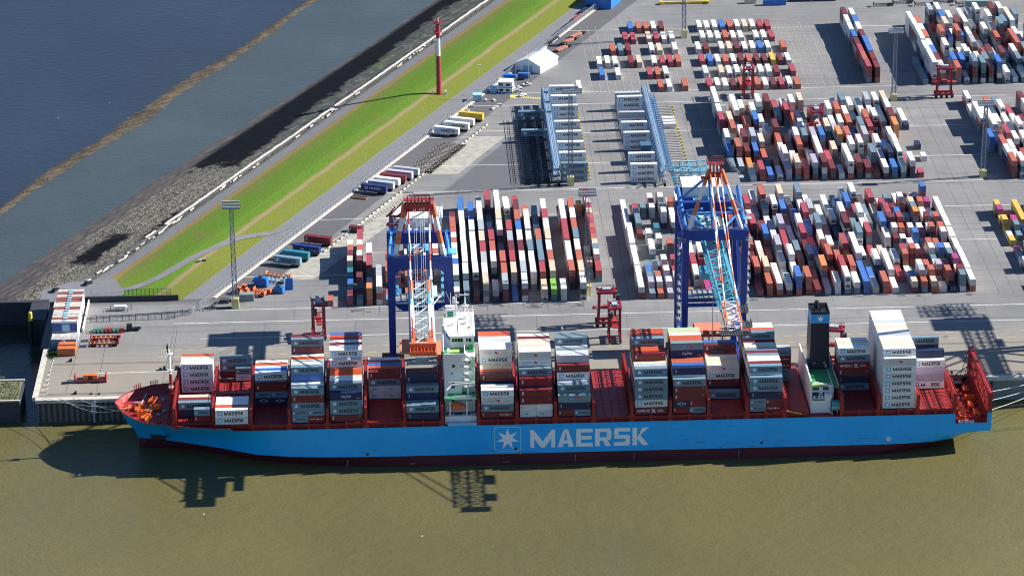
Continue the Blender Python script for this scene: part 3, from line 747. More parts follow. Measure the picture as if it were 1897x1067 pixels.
for k in range(16):
    t0, t1 = math.tau*k/16, math.tau*(k+1)/16
    p = lambda t, r: (184.6+r*math.cos(t), YN, -3.2+r*math.sin(t)); mb.poly([p(t0, .95), p(t1, .95), p(t1, .72), p(t0, .72)])
mb.box(184.5, 184.7, YN-.01, YN, -4, -2.4).box(183.8, 185.4, YN-.012, YN, -3.3, -3.1).box(184.15, 185.05, YN-.014, YN, -3.7, -3.5).box(184.15, 185.05, YN-.014, YN, -2.9, -2.7)
mb.build('thruster_mark', LETTER_W, ship)
mb = MB()
random.seed(3)
for i in range(34):
    x = random.uniform(-20, 205); z = random.uniform(-5.2, -2.6); mb.box(x, x+random.uniform(.6, 4), YN, YN+.02, z, z+random.uniform(.05, .16))
for i in range(14):
    x = random.uniform(60, 205); z = random.uniform(-4, 4); mb.box(x, x+random.uniform(.3, 2.4), YN, YN+.02, z, z+random.uniform(.05, .12))
mb.build('hull_scuffs', paint('scuff', (.03, .06, .12), .7, .2, .2), ship, kind='stuff')
# anchor pocket on the flare
def hullpt(x, t):    # t 0 at z=-1.4, 1 at z=2.3
    i = next(i for i in range(len(ST)-1) if ST[i+1][0] >= x); a, b_ = secs[i], secs[i+1]; u = (x-ST[i][0])/(ST[i+1][0]-ST[i][0])
    L = lambda k: Vector((x, YC-(a[k][1]+(b_[k][1]-a[k][1])*u), a[k][2]+(b_[k][2]-a[k][2])*u)); return L(3).lerp(L(4), t)
A0, A1, A2, A3 = hullpt(-95.8, .95), hullpt(-90.0, .95), hullpt(-88.8, -.05), hullpt(-94.6, -.05)
out = Vector((-.15, -1.7, .1))
mb = MB(); mb.hexa([A3, A2, A1, A0, A3+out*1.25, A2+out*1.25, A1+out*.25, A0+out*.25]); mb.build('anchor_pocket', BLUE_HULL, ship)
d2 = out*1.27; zz_ = Vector((0, 0, -1.9)); i_ = Vector((0, 1.3, 0))
MB().hexa([A3+d2+zz_+i_, A2+d2+zz_+i_, A2+d2+i_, A3+d2+i_, A3+d2+zz_, A2+d2+zz_, A2+d2, A3+d2]).build('anchor', BLACK, ship)

# --- coaming with stanchions, hatch covers, lashing bridges
BX = {'b1': -83.2, 'b2': -69.0, 'b3': -54.6, 'b4': -40.35, 'b5': -26.05, 'b6': -11.6, 'b7': 2.6, 'b9': 30.65, 'b10': 45.15, 'b11': 59.5, 'b12': 73.9, 'b13': 88.45, 'b14': 102.85, 'b15': 117.3, 'b16': 131.75, 'b17': 167.2, 'b18': 182.0, 'b19': 196.0}
BZ = 8.75
YR = lambda r: -45.4+2.52*r       # centre of container row r (0 = nearest the water)
HATCHM = paint('hatch_red', (.27, .020, .022), .55, .22, .35, .25)
hc = MB(); hc.box(-6.35, 6.35, -7.4, 7.4, 0, .75)
for i in range(4): hc.box(-6.2+i*3.25, -5.9+i*3.25, -7.3, 7.3, .75, .87)
for i in range(5):
    for j in range(6): hc.box(-6.25+i*3.05, -5.95+i*3.05, -7.1+j*2.8, -6.8+j*2.8, .75, 1.02)
for j in range(3): hc.box(-3.2+j*2.9, -2.9+j*2.9, -.4+j*.7, .6, .75, .93)
HCM = hc.mesh('hatch_cover', HATCHM)
lb = MB()
def lash(mb, y0, y1, z0, z1, wd=1.0):
    n = int((y1-y0)/2.52)
    for i in range(n+1):
        y = y0+(y1-y0)*i/n
        for dx in (-wd/2, wd/2): mb.bar((dx, y, z0), (dx, y, z1), .22)
        if i < n:
            yb = y0+(y1-y0)*(i+1)/n
            if i % 3 == 1:
                for dx in (-wd/2, wd/2): mb.bar((dx, y, z0), (dx, yb, z0+3.2), .14)
    for z in (z0+3.3, z1-1.15):
        mb.box(-wd/2, wd/2, y0, y1, z-.12, z)
        for dx in (-wd/2, wd/2): mb.bar((dx, y0, z+1.05), (dx, y1, z+1.05), .09)
    for y in (y0+.3, y1-.3):
        mb.box(-wd/2-.1, wd/2+.1, y-.6, y+.5, z0-2.4, z1-.9)
    return mb
LBM = lash(MB(), -22.6, 22.6, 8.5, 15.6).mesh('lashing_bridge', FRAMERED)
cob = MB(); cob.box(-6.6, 6.6, 0, .35, 6.3, 8.1)
for i in range(3): cob.box(-6.9+i*6.4, -6.0+i*6.4, -1.1, .2, 6.3, 8.9)
for i in range(14): cob.box(-6.4+i*.98, -6.28+i*.98, -1.5, -1.42, 6.3, 7.4)
cob.box(-7.1, 7.1, -1.53, -1.40, 7.35, 7.45).box(-7.1, 7.1, -.9, 0, 8.05, 8.2)
COM = cob.mesh('side_coaming', FRAMERED)
for k, x in BX.items():
    xc = x+6.1
    hw = min(22.8, hb(x+1, 1)-1.3) if k in ('b1', 'b2') else 22.6
    for j in range(3):
        c = link('hatch_cover', HCM, ship, (xc, YC+(j-1)*15.05*(hw/22.6), BZ-1.05)); c.scale = (1, hw/22.6, 1)
    link('side_coaming', COM, ship, (xc, -46.6+(22.6-hw), 0))
    o = link('lashing_bridge', LBM, ship, (x+13.27, YC, 0)); o.scale = (1, min(1, hw/22.6), 1)
o = link('lashing_bridge', LBM, ship, (29.6, YC, 0)); o = link('lashing_bridge', LBM, ship, (166.4, YC, 0))
o = link('lashing_bridge', LBM, ship, (-84.4, YC, 0)); o.scale = (1, .86, 1)
MB().box(144.5, 154.2, -46.8, -3.2, 6.5, 8.3).box(147.6, 149.0, -46.6, -3.4, 8.3, 8.5).build('engine_casing_deck', HATCHM, ship)
MB().bar((145.2, -46.9, 9.0), (151.5, -47.3, 7.6), .35).build('gangway', YELLOW, ship)

# --- stacks.  One string per row from the water side inland; letters bottom to top; (lr) = two short boxes in one slot
STACK = {
 'b1': ['', '(.R)(.M)', '', 'CM', 'OR', 'CY', '', '', '', '', '', '', 'AAAA', 'AAAW', 'AAAW', 'RRRO'],
 'b2': ['AA', 'OO', 'WW', 'KW', 'WW', '', 'RR', '', '', '', '', '', '', '', '', '', '(.I)(.M)', 'RMM'],
 'b3': ['', '', '', '', '', '', '', '(CC)(MM)R', 'RRMA', 'NMMB', 'RMRW', 'RRRO', 'RRMW'],
 'b4': ['(MS)(MM)MRM', 'NRMRW', 'NRMRMBM', 'NRMRMMW', 'NRMRMMK', 'NRMRMRO', 'NRMRMMW', 'NRMRMMNRM', 'NRMRMMRRR', 'NRMRM', 'NRMRM', 'NRM'],
 'b5': ['RMMC', 'NRMAM', 'NRMRW', 'NRMRW', 'NRMRO', 'NRMRO', 'NRMRO', 'NRMRRA', 'NRMRRAA', 'NRMRRMW', 'NRMRRMR', 'NRMRRMW', 'NRMRRMR', 'NRMRRMO', 'NRMRRMB'],
 'b6': ['', '', '', '', '', '', '', '', '(II)(II)MR', 'RRMO', 'RRMB', 'RRMR', 'RRMW'],
 'b7': ['NM', 'NM', 'NRNM', 'RNRMN', '', '', '', '', 'N', 'NN', 'RN', '', 'RR', 'NR'],  # navy and maroon picked to paint in the shade over this bay
 'b9': ['(RS)MHA', 'NRMW', 'NRY', 'NRMNR', 'NRMNO', 'NRMNY', 'NRMNY', 'NRMNRAH', 'NRMNRAW', 'NRMNRAW', 'NRMNRAK', 'NRMNRAW', 'NRMNRAO', 'NRMNRAO'],
 'b10': ['(II)(WW)RR', 'NRMNR', 'NRMNRM', 'NRMNRMHH', 'NRMNRMAW', 'NRMNRMAY', 'NRMNRMAW', 'NRMNRMAY', 'NRMNRMAR', 'NRMNRMAW'],
 'b11': ['(RM)NP', 'NRMM', 'NRMK', 'NRMRAR', 'NRMRANK', 'NRMRARW', 'NRMRARM', 'NRMRARK', 'NRMRARMM', 'NRMRARMM'],
 'b12': [],
 'b13': ['SAMMM', 'NRMRAM', 'NRMRAK', 'NRMRAY', 'NRMRARR', 'NRMRARO', 'NRMRARO', 'NRMRARRM', 'NRMRARRR', 'NRMRARRO', 'NRMRARRO'],
 'b14': ['(RM)(CR)RRM', 'NRMRAN', 'NRMRAB', 'NRMRAO', 'NRMRAO', 'NRMRARCP', 'NRMRARRO', 'NRMRARRO', 'NRMRARRW', 'NRMRARRY', 'NRMRARRQ'],
 'b15': ['', '', '', '', '', 'M', 'N', 'NRAH', 'NRMY', 'NRMY', 'NRMW', 'NRMO', 'NRMNR', 'NRMNB'],
 'b16': ['(MS)(MR)NMM', 'NRMRAM', 'NRMRAR', 'NRMRAW', 'NRMRAW', 'NRMRAM', 'NRMRAR', 'NRMRAM', 'NRMRAY', 'NRMRAW', 'NRMRAR', 'NRMRARM', 'NRMRARO', 'NRMRARW', 'NRMRARW'],
 'b17': ['', '', '', '', '', '', '', 'MNRSMA', 'NRMRAW', 'NRMRAY', 'NRMRAW'],
 'b18': ['AAAAAAH', 'AAAAAAAA', 'AAAAAAAW', 'AAAAAAAY', 'AAAAAAAH', 'AAAAAAAW', 'AAAAAAAK', 'AAAAAAAW', 'AAAAAAAH', 'AAAAAAAY', 'AAAAAAAA', 'AAAAAAAK', 'AAAAAAAW', 'AAAAAAAH', 'AAAAAAAW', 'AAAAAAAA'],
 'b19': ['', '', '', '', '', '', '', 'ZLLA', 'NRMMN', '', '', '', 'NRR', 'NRMNM'],
}
BNAME = {'b1': 'first bay from bow', 'b2': 'second bay from bow', 'b3': 'third bay from bow', 'b4': 'fourth bay from bow', 'b5': 'fifth bay from bow', 'b6': 'second bay before bridge', 'b7': 'shade-darkened bay before bridge', 'b9': 'first bay behind bridge', 'b10': 'second bay behind bridge', 'b11': 'third bay behind bridge',
         'b13': 'first bay behind open hatch', 'b14': 'second bay behind open hatch', 'b15': 'third bay behind open hatch', 'b16': 'bay before funnel', 'b17': 'first bay behind funnel', 'b18': 'tall white bay near stern', 'b19': 'last bay before stern'}
def parse(sx):
    o, i = [], 0
    while i < len(sx):
        if sx[i] == '(': o.append(sx[i+1:i+3]); i += 4
        else: o.append(sx[i]); i += 1
    return o
def hgt(t): return HS+.02 if len(t) == 2 else HC+.02
cand = []
for bk, rows in STACK.items():
    tops = []
    for r, sx in enumerate(rows):
        z = BZ; toks = parse(sx)
        for ti, t in enumerate(toks):
            zt = z+hgt(t); last = ti == len(toks)-1
            clear = max([tops[q]-1.06*(r-q-1)-.4 for q in range(r)], default=0)
            vis = last or zt > clear+.7
            for half, c in enumerate(t):
                if c == '.': continue
                ft = 40 if len(t) == 1 else 20
                x = BX[bk]+6.1+(0 if ft == 40 else (-3.07 if half == 0 else 3.07))
                cand.append((vis, bk, r, ti, len(toks), half, ft, c, x, YR(r), z, zt > clear+.7))
            z = zt
        tops.append(z)
TW = ['deck-level', 'second tier', 'third tier', 'fourth tier', 'fifth tier', 'sixth tier', 'seventh tier', 'eighth tier', 'ninth tier']
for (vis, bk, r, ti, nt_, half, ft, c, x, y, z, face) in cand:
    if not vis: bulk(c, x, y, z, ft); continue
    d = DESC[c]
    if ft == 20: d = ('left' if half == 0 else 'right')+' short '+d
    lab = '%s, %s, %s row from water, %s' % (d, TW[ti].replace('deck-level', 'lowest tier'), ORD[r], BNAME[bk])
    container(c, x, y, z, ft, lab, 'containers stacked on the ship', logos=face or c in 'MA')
for r, n_ in ((11, 5), (12, 5)):
    for ti, c in enumerate('MMSSM'):
        if r == 11 or ti == 4:
            container('K' if r == 12 else c, 147.5, YR(r), BZ+ti*(HS+.02), 20, 'short %s, %s, %s of two slim stacks just before funnel' % (DESC['K' if r == 12 else c], TW[ti], 'near' if r == 11 else 'far'), 'containers stacked on the ship')
        else: bulk(c, 147.5, YR(r), BZ+ti*(HS+.02), 20)
print('ship individuals', NIND)
# ================================================================ BRIDGE TOWER
def rail(mb, pts, h=1.05, w=.07, post=2.0):
    for a, b_ in zip(pts, pts[1:]):
        a, b_ = V3(a), V3(b_); n = max(1, int((b_-a).length/post)); up = Vector((0, 0, h))
        mb.bar(a+up, b_+up, w); mb.bar(a+up*.55, b_+up*.55, w)
        for i in range(n+1): q = a.lerp(b_, i/n); mb.bar(q, q+up, w)
    return mb
tw = MB()
tw.box(17.0, 28.6, -39.5, -8, 6.3, 31.0)                       # main block
tw.box(17.0, 23.6, -41.2, -39.51, 16.4, 31.0)                 # face beside the open stairs
tw.box(16.9, 28.8, -46.2, -44.9, 6.3, 9.6).box(16.9, 17.3, -44.89, -39.6, 6.3, 9.2).box(28.4, 28.8, -44.89, -39.6, 6.3, 9.2)
tw.box(17.2, 28.5, -42.3, -39.52, 9.6, 16.3)
brt = tw.build('bridge_tower', WHITE, ship)
sub = lambda nm, mb, m: mb.build(nm, m, brt)
sub('lower_deck', MB().box(17.31, 28.39, -44.88, -42.31, 6.3, 8.6), DKGREY)
sub('boat_deck', MB().box(16.8, 28.9, -46.4, -39.6, 16.31, 16.6).box(23.61, 28.6, -41.5, -39.55, 16.6, 16.75), GREENDK)
mb = MB(); rail(mb, [(16.9, -46.3, 16.6), (21.6, -46.3, 16.6)]); mb.box(21.2, 28.7, -46.45, -46.25, 16.6, 17.3); rail(mb, [(21.2, -46.3, 17.2), (28.7, -46.3, 17.2), (28.7, -40, 17.2)], .8); sub('deck_railing', mb, WHITE)
for k in range(6):
    z = 16.6+2.72*(k)
    if k: sub('stair_landing', MB().box(23.7, 28.55, -41.6, -39.55, z-.12, z), WHITE); sub('landing_mat', MB().box(26.6, 28.5, -41.5, -39.6, z+.01, z+.1), GREENDK)
    mb = MB()
    if k: rail(mb, [(23.7, -42.0, z), (28.5, -42.0, z), (28.5, -39.6, z)], 1.0, .08)
    mb.bar((24.2, -41.2, z+2.7), (27.2, -41.2, z+.1), .18, .7); sub('stair_flight', mb, WHITE if k % 2 else GALV)
mb = MB()
for (x, z, w, h) in ((20.5, 28.0, 1.0, 1.0), (19.9, 24.9, .5, .6), (20.2, 20.2, 1.5, 2.4), (26.6, 28.6, .8, .7), (26.8, 25.8, .6, .6)):
    y = -41.22 if x < 23.5 else -39.52
    sub('window', MB().box(x-w/2, x+w/2, y-.06, y, z-h/2, z+h/2), GLASS)
for (x, z) in ((20.2, 14.4), (26.6, 14.6)): sub('window', MB().box(x-.45, x+.45, -42.37, -42.31, z-.5, z+.5), GLASS)
# wing deck, wheelhouse
mb = MB().box(17.1, 24.9, -41.1, -31.6, 31.0, 31.25); sub('bridge_wing_deck', mb, GREENDK)
mb = MB(); mb.box(16.9, 25.0, -41.4, -41.12, 30.4, 33.0).box(16.8, 17.08, -41.1, -30, 31, 33.4).box(24.7, 24.98, -41.1, -31.6, 31.26, 32.8)
mb.hexa([(16.8, -41.4, 32.9), (17.1, -41.4, 32.9), (17.1, -38.0, 32.9), (16.8, -38, 32.9), (16.8, -41.4, 34.0), (17.1, -41.4, 34.0), (17.1, -30.2, 36.4), (16.8, -30.2, 36.4)]); sub('wing_bulwark', mb, WHITE)
sub('wing_locker', MB().box(19.2, 22.9, -38.6, -36.2, 31.26, 32.6), LGREEN)
mb = MB().box(18.3, 19.2, -38.8, -37.8, 31.26, 33.0).tube((18.7, -38.4, 33.0), (18.7, -38.4, 33.9), .5); sub('deck_crane_post', mb, WHITE)
mb = MB()
wh = [(18.0, -24), (19.8, -31.4), (28.6, -31.4), (28.6, -9), (18.0, -9)]
mb.prism(wh, 31.0, 35.7); mb.prism([(17.4, -24), (19.3, -32.0), (29.0, -32.0), (29.2, -8.4), (17.4, -8.4)], 35.71, 36.2); sub('wheelhouse', mb, WHITE)
mb = MB()
for i in range(7):
    if i == 4: continue
    sub('window', MB().box(20.3+i*1.05, 21.2+i*1.05, -31.48, -31.41, 33.6, 35.0), GLASS)
sub('window', MB().hexa([(18.2, -25.1, 33.5), (19.6, -30.8, 33.5), (19.7, -30.8, 33.5), (18.3, -25.1, 33.5), (18.1, -25.1, 35.1), (19.5, -30.8, 35.1), (19.7, -30.8, 35.1), (18.3, -25.1, 35.1)]), GLASS)
mb = MB().box(26.0, 28.4, -35.5, -31.5, 31.2, 31.4).box(26.6, 28.0, -33.8, -31.5, 31.4, 33.6); sub('wing_stair', mb, GREENDK)
mb = MB(); rail(mb, [(17.5, -24, 36.2), (19.4, -31.9, 36.2), (28.9, -31.9, 36.2), (29.1, -8.5, 36.2), (17.5, -8.5, 36.2), (17.5, -24, 36.2)], 1.1, .08, 2.4); sub('roof_railing', mb, WHITE)
mb = MB().box(18.3, 22, -13.5, -9, 36.2, 39.4).box(25, 26.2, -16, -14.6, 36.2, 37.5).box(20.2, 21.2, -22, -21, 36.2, 37.3).tube((25.9, -20, 36.2), (25.9, -20, 37.4), .9, .6, 10).box(22.8, 23.1, -30, -17, 36.2, 36.45); sub('roof_house', mb, WHITE)
sub('roof_hatch', MB().box(19, 21.2, -13.62, -13.51, 36.5, 38.6), GREENDK)
mb = MB()
for (x, y, h, r) in ((18.6, -20, 3, .1), (28.4, -28, 4.5, .1), (18.9, -29, 2.5, .1), (28.6, -14, 5, .1)): sub('whip_aerial', MB().tube((x, y, 36.2), (x, y, 36.2+h), r, r*.6, 6), WHITE)
for (x, y, h, r) in ((22.4, -11.5, 8.4, .32), (25.8, -11.5, 9.2, .28), (20.3, -10.5, 9.0, .12)):
    mb.tube((x, y, 36.2), (x, y, 36.2+h), r, r*.6, 6)
mb.box(23.6, 27.4, -11.7, -11.4, 44.3, 44.75).box(20.8, 23.4, -12.2, -11, 41.2, 41.5).box(24.6, 27.4, -12.2, -11, 40, 40.3).tube((21.6, -11.5, 41.5), (21.6, -11.5, 43.6), .85, .6, 10).box(23.6, 24.7, -12, -11, 38.8, 39.6)
for s_ in (-1, 1): mb.bar((25.8+s_*2, -12, 36.2), (25.8, -11.5, 42), .2); mb.bar((22.4+s_*1.6, -12, 36.2), (22.4, -11.5, 41), .2)
mb.bar((20.3, -10.5, 41), (18.6, -10.5, 45.5), .12); sub('radar_mast', mb, WHITE)
sub('funnel_dome', MB().tube((26.9, -24, 36.21), (26.9, -24, 36.4), .55, .55, 10), CRRED)
# lifeboat with davits and provision crane
mb = MB()
n = 12
for i in range(n):
    pass
prof_ = [(-2.9, .25), (-2.5, .75), (-1.2, 1.0), (1.2, 1.0), (2.4, .8), (2.9, .3)]
rings = [[(22.0+x, -44.9+w*math.cos(t)*1.25, 12.9+w*1.15*math.sin(t)) for t in [math.tau*k/10 for k in range(10)]] for x, w in prof_]
b0 = len(mb.v)
for rg in rings: mb.v += rg
for i in range(len(rings)-1):
    for k in range(10):
        j = (k+1) % 10; mb.f.append((b0+i*10+k, b0+i*10+j, b0+(i+1)*10+j, b0+(i+1)*10+k)); mb.m.append(0)
mb.f.append(tuple(b0+k for k in range(10))[::-1]); mb.m.append(0); mb.f.append(tuple(b0+50+k for k in range(10))); mb.m.append(0)
mb.box(20.4, 22.6, -45.5, -44.2, 13.9, 14.5)
sub('lifeboat', mb, LIFEB)
mb = MB()
for x in (18.9, 25.2):
    mb.bar((x, -45.6, 9.6), (x, -45.6, 15.4), .5); mb.bar((x, -45.6, 15.4), (x, -42.4, 16.2), .4); mb.bar((x, -43.2, 8.6), (x, -45.6, 12), .4)
mb.bar((17.6, -45.2, 17), (17.6, -45.2, 20.2), .8); mb.bar((17.6, -45.2, 20.2), (19.4, -44.4, 21.6), .7); mb.bar((19.4, -44.4, 21.6), (28.4, -44.4, 22.2), .55); mb.bar((25.4, -44.2, 16.6), (25.6, -44.2, 21.8), .3); mb.bar((26.1, -44.2, 16.6), (25.8, -44.2, 21.8), .25)
for i in range(7): mb.bar((19.4+i*1.3, -44.4, 22.8), (20.0+i*1.3, -44.4, 21.9), .14)
mb.bar((18.4, -44.4, 22.7), (28.4, -44.4, 22.9), .16); sub('davit', mb, WHITE)
for x in (18.2, 19.8, 23.6, 26.4, 27.5): sub('deck_locker', MB().box(x, x+.9, -44.6, -43.8, 8.6, 9.7), WHITE)
mb = MB()
for i in range(6): mb.box(18.4+i*1.5, 18.9+i*1.5, -48.04, -47.98, 5.1, 6.1)
MB().box(18.0, 28.8, -48.0, -46.3, 6.5, 7.6).build('side_shell_plate', SKYBLUE, ship)
# ================================================================ FUNNEL AND ENGINE CASING
fu = MB().hexa([(156.9, -25.5, 16), (164.3, -25.5, 16), (164.3, -14, 16), (156.9, -14, 16), (157.0, -25, 35.0), (164.0, -25, 35.0), (164.0, -15.5, 35.0), (157.0, -15.5, 35.0)])
fu = fu.build('funnel', NAVYF, ship)
MB().hexa([(156.98, -25.02, 35.0), (164.02, -25.02, 35.0), (164.02, -15.5, 35.0), (156.98, -15.5, 35.0), (157.0, -25, 38.7), (164.0, -25, 38.7), (164.0, -15.6, 38.7), (157.0, -15.6, 38.7)]).build('funnel_band', paint('band_blue', (.02, .32, .68), .4, .05, .05), fu)
mb = MB(); star(mb, 160.5, 36.85, 1.55, -25.06); mb.build('emblem_star', LETTER_W, fu)
MB().box(156.9, 157.15, -25, -15.6, 38.71, 39.6).box(163.8, 164.05, -25, -15.6, 38.71, 39.6).box(157.15, 163.8, -25.0, -24.8, 38.71, 39.6).box(157.15, 163.8, -15.8, -15.6, 38.71, 39.6).box(157.15, 163.8, -24.8, -15.8, 38.72, 38.9).build('funnel_rim', BLACK, fu)
for (x, y, h, r) in ((159.6, -19, 3.2, .9), (161.2, -20.5, 2.4, .5), (162.2, -19, 2.2, .45), (158.4, -22.4, 1.5, .35), (160.6, -22.6, 1.8, .3)):
    MB().tube((x, y, 38.7), (x+.1, y-.2, 38.7+h), r, r*.9, 10).build('exhaust_pipe', BLACK, fu)
mb = MB()
for (x, z) in ((158.6, 18.8), (162.4, 18.9), (163.0, 18.0), (163.0, 17.3)): mb.box(x-.25, x+.25, -25.56, -25.46, z-.14, z+.14)
mb.build('funnel_lamp', LETTER_W, fu)
ec = MB()
ec.hexa([(155.1, -44.4, 6.5), (155.6, -44.4, 6.5), (155.6, -6, 6.5), (155.1, -6, 6.5), (155.1, -42.6, 18.8), (155.6, -42.6, 18.8), (155.6, -6, 18.8), (155.1, -6, 18.8)])
ec.box(155.61, 162.6, -44.3, -41.0, 6.5, 11.6).box(155.61, 164.2, -40.2, -14, 6.5, 16.0)
ec.hexa([(160.4, -44.35, 11.61), (162.6, -44.35, 11.61), (162.6, -41, 11.61), (160.4, -41, 11.61), (160.6, -44.35, 13.6), (163.2, -44.35, 13.6), (163.2, -41, 13.6), (160.6, -41, 13.6)])
ec.bar((156.0, -44.0, 19.2), (165.2, -41, 15.5), .35, .5)
ecs = ec.build('engine_casing', WHITE, ship)
MB().box(155.61, 164.9, -41.6, -25.6, 16.01, 16.3).build('casing_deck', GREENDK, ecs)
MB().hexa([(163.4, -42, 15.6), (165.8, -42, 15.6), (165.8, -6, 15.6), (164.35, -6, 15.6), (163.4, -42, 15.95), (165.8, -42, 15.95), (165.8, -6, 15.95), (164.35, -6, 15.95)]).build('casing_walkway', GREENDK, ecs)
MB().box(156.2, 161.6, -41.4, -40.0, 16.31, 17.0).build('casing_skylight', LGREEN, ecs)
mb = MB(); rail(mb, [(155.7, -41.5, 16.3), (163.4, -41.5, 16.3)]); rail(mb, [(165.7, -42, 15.95), (165.8, -6, 15.95)]); rail(mb, [(163.5, -41.9, 15.95), (163.5, -26, 15.95)]); rail(mb, [(155.7, -44.2, 11.6), (160.3, -44.2, 11.6)]); mb.build('casing_railing', WHITE, ecs)
for i in range(2):
    for j in range(2):
        MB().box(156.2+i*3.9, 158.6+i*3.7, -40.26, -40.21, 11.9+j*2.2, 13.3+j*2.0).build('louvre', DKGREY, ecs)
MB().box(155.9, 160.3, -44.29, -44.0, 11.61, 11.8).box(155.8, 160.3, -44, -40.3, 11.61, 11.75).build('aft_winch_deck', GREENDK, ecs)
mb = MB()
for x in (156.6, 158.4, 159.6): mb.tube((x, -43, 11.76), (x, -43, 12.8), .4, .4, 8); 
mb.build('ventilator', WHITE, ecs)
tk = MB().box(163.0, 167.4, -45.6, -43.0, 8.2, 11.2); tk = tk.build('teal_deck_box', paint('teal_box', (.07, .36, .36), .5, .2, .3), ship)
mb = MB()
for x in (163.1, 165.2, 167.3):
    for y in (-45.5, -43.1): mb.bar((x, y, 6.4), (x, y, 11.3), .16)
rail(mb, [(163, -45.65, 8.2), (167.4, -45.65, 8.2)], 1.2, .1, .7); mb.bar((160.6, -45.8, 9.4), (163.2, -46.4, 6.8), .22); mb.build('box_stand', WHITE, tk)
# ================================================================ BOW GEAR
mb = MB(); mb.tube((-86.5, -25, 6.9), (-86.5, -25, 20.5), .75, .6, 10); mb.build('foremast_base', FRAMERED, ship)
mb = MB(); mb.tube((-86.5, -25, 13.5), (-86.7, -25, 30.5), .55, .35, 8)
for z, w in ((15, .9), (22, 1.2), (28.6, 1.3)): mb.box(-86.5-w, -86.5+w, -26, -24, z, z+.15); rail(mb, [(-86.5-w, -26, z+.15), (-86.5+w, -26, z+.15)], .9, .09, 1)
mb.bar((-87.6, -25, 23), (-85.6, -25, 23.2), .12); mb.build('foremast', WHITE, ship)
MB().tube((-87.2, -25, 29), (-87.2, -25, 32.8), .28, .2, 6).box(-87.6, -86.9, -25.3, -24.7, 31, 31.9).build('foremast_lantern', BLACK, ship)
mb = MB()
mb.hexa([(-85.9, -44.6, 6.9), (-85.3, -44.6, 6.9), (-85.3, -5.4, 6.9), (-85.9, -5.4, 6.9), (-85.2, -43.8, 12.6), (-84.8, -43.8, 12.6), (-84.8, -6.2, 12.6), (-85.2, -6.2, 12.6)])
for i in range(14): y = -43.5+i*2.85; mb.bar((-87.6, y, 7), (-85.4, y, 12.0), .25)
mb.build('breakwater', DECKRED, ship)
def winch(x, y, rot=0):
    mb = MB(); mb.box(-1.8, 1.8, -1, 1, 0, .35)
    for yy in (-1.2, 0, 1.2): mb.tube((yy*1.2-.1, -.9, 1.1), (yy*1.2-.1, .9, 1.1), .5, .5, 10); mb.tube((yy*1.2-.1, -.95, 1.1), (yy*1.2-.1, -.85, 1.1), .85, .85, 10); mb.tube((yy*1.2-.1, .85, 1.1), (yy*1.2-.1, .95, 1.1), .85, .85, 10)
    mb.box(1.6, 2.5, -.5, .5, 0, 1.5); return mb.mesh('winch', LIFEB)
wm = winch(0, 0)
for (x, y, r, z) in ((-99, -27, .6, 6.95), (-97.5, -32, .2, 6.95), (-95.5, -36.6, 1.0, 6.95), (-94, -21, 1.2, 6.95), (-93, -27, 0, 6.95), (213, -42, 1.57, 2.3), (214, -37, 1.57, 2.3), (219, -40, 1.57, 2.3), (218, -33, 1.57, 2.3), (213, -30, 1.57, 2.3), (219, -26, 0, 2.3), (213, -20, 0, 2.3), (218.5, -18, 1.57, 2.3), (214, -11, 1.57, 2.3)):
    o = link('winch', wm, ship, (x, y, z), r)
mb = MB()
for (x, y) in ((-103, -28), (-101.5, -33), (-98, -38), (-100, -18), (-96, -15), (-91, -40), (-90, -11), (-104.5, -25)):
    MB().box(x-.5, x+1.5, y-.4, y+.7, 6.9, 7.0).tube((x, y, 7.0), (x, y, 7.9), .35, .35, 8).tube((x+1, y+.3, 7.0), (x+1, y+.3, 7.9), .35, .35, 8).build('bollard', CRRED, ship)
for i, (x, y) in enumerate(((-101, -22), (-100, -30), (-96, -30), (-92, -33), (-95, -25), (-91, -20), (-90, -30))): MB().box(x, x+1.3, y, y+.8, 6.9, 7.5+.25*(i % 3)).bar((x, y, 7.1), (x+2.6, y+2.0, 7.1), .2).build('deck_fitting', GALV, ship)
MB().box(-106.3, -102.2, -28.5, -23.0, 6.95, 7.15).build('bow_plate', CRORANGE, ship)
mb = MB(); rail(mb, [(-95.6, -8.2, 8.2), (-92.8, -7.2, 8.2), (-92.8, -8.8, 8.2), (-95.6, -9.8, 8.2), (-95.6, -8.2, 8.2)], 2.2, .12, .8); rail(mb, [(-101.6, -12.6, 8.6), (-99.2, -11.0, 8.6), (-99.2, -12.4, 8.6), (-101.6, -14.2, 8.6), (-101.6, -12.6, 8.6)], 2.2, .12, .8); mb.build('bow_cage', FRAMERED, ship)
mb = MB(); mb.bar((-98.6, -23.5, 7), (-97.0, -13.5, 7.6), .25); mb.build('coiled_hose', ROPE, ship)
# ================================================================ STERN
LB2 = lash(MB(), -21.8, 21.8, 6.6, 15.2, 1.5).mesh('stern_lashing_bridge', FRAMERED)
link('stern_lashing_bridge', LB2, ship, (222.8, YC, 0))
mb = MB()
for i in range(9):
    y = -45+i*5.2; mb.bar((222.2, y, 6.5), (216.8, y, 2.3), .3); mb.bar((222.2, y, 14), (219.2, y, 2.3), .22)
    mb.box(210.2, 211.2, y-.4, y+.4, 2.3, 3.3); mb.box(215.8, 216.6, y+1.6, y+3.0, 2.3, 3.0)
mb.build('stern_brace', FRAMERED, ship)
mb = MB()
for x in (211, 213.2, 215.4): MB().box(x, x+1.5, -47.7, -46.9, 2.3, 3.2).build('fairlead', SKYBLUE, ship)
for i in range(4): MB().box(211+i*2.6, 212.6+i*2.6, -45+i*9, -42+i*9, 2.26, 2.5).build('stern_hatch', CRORANGE, ship)
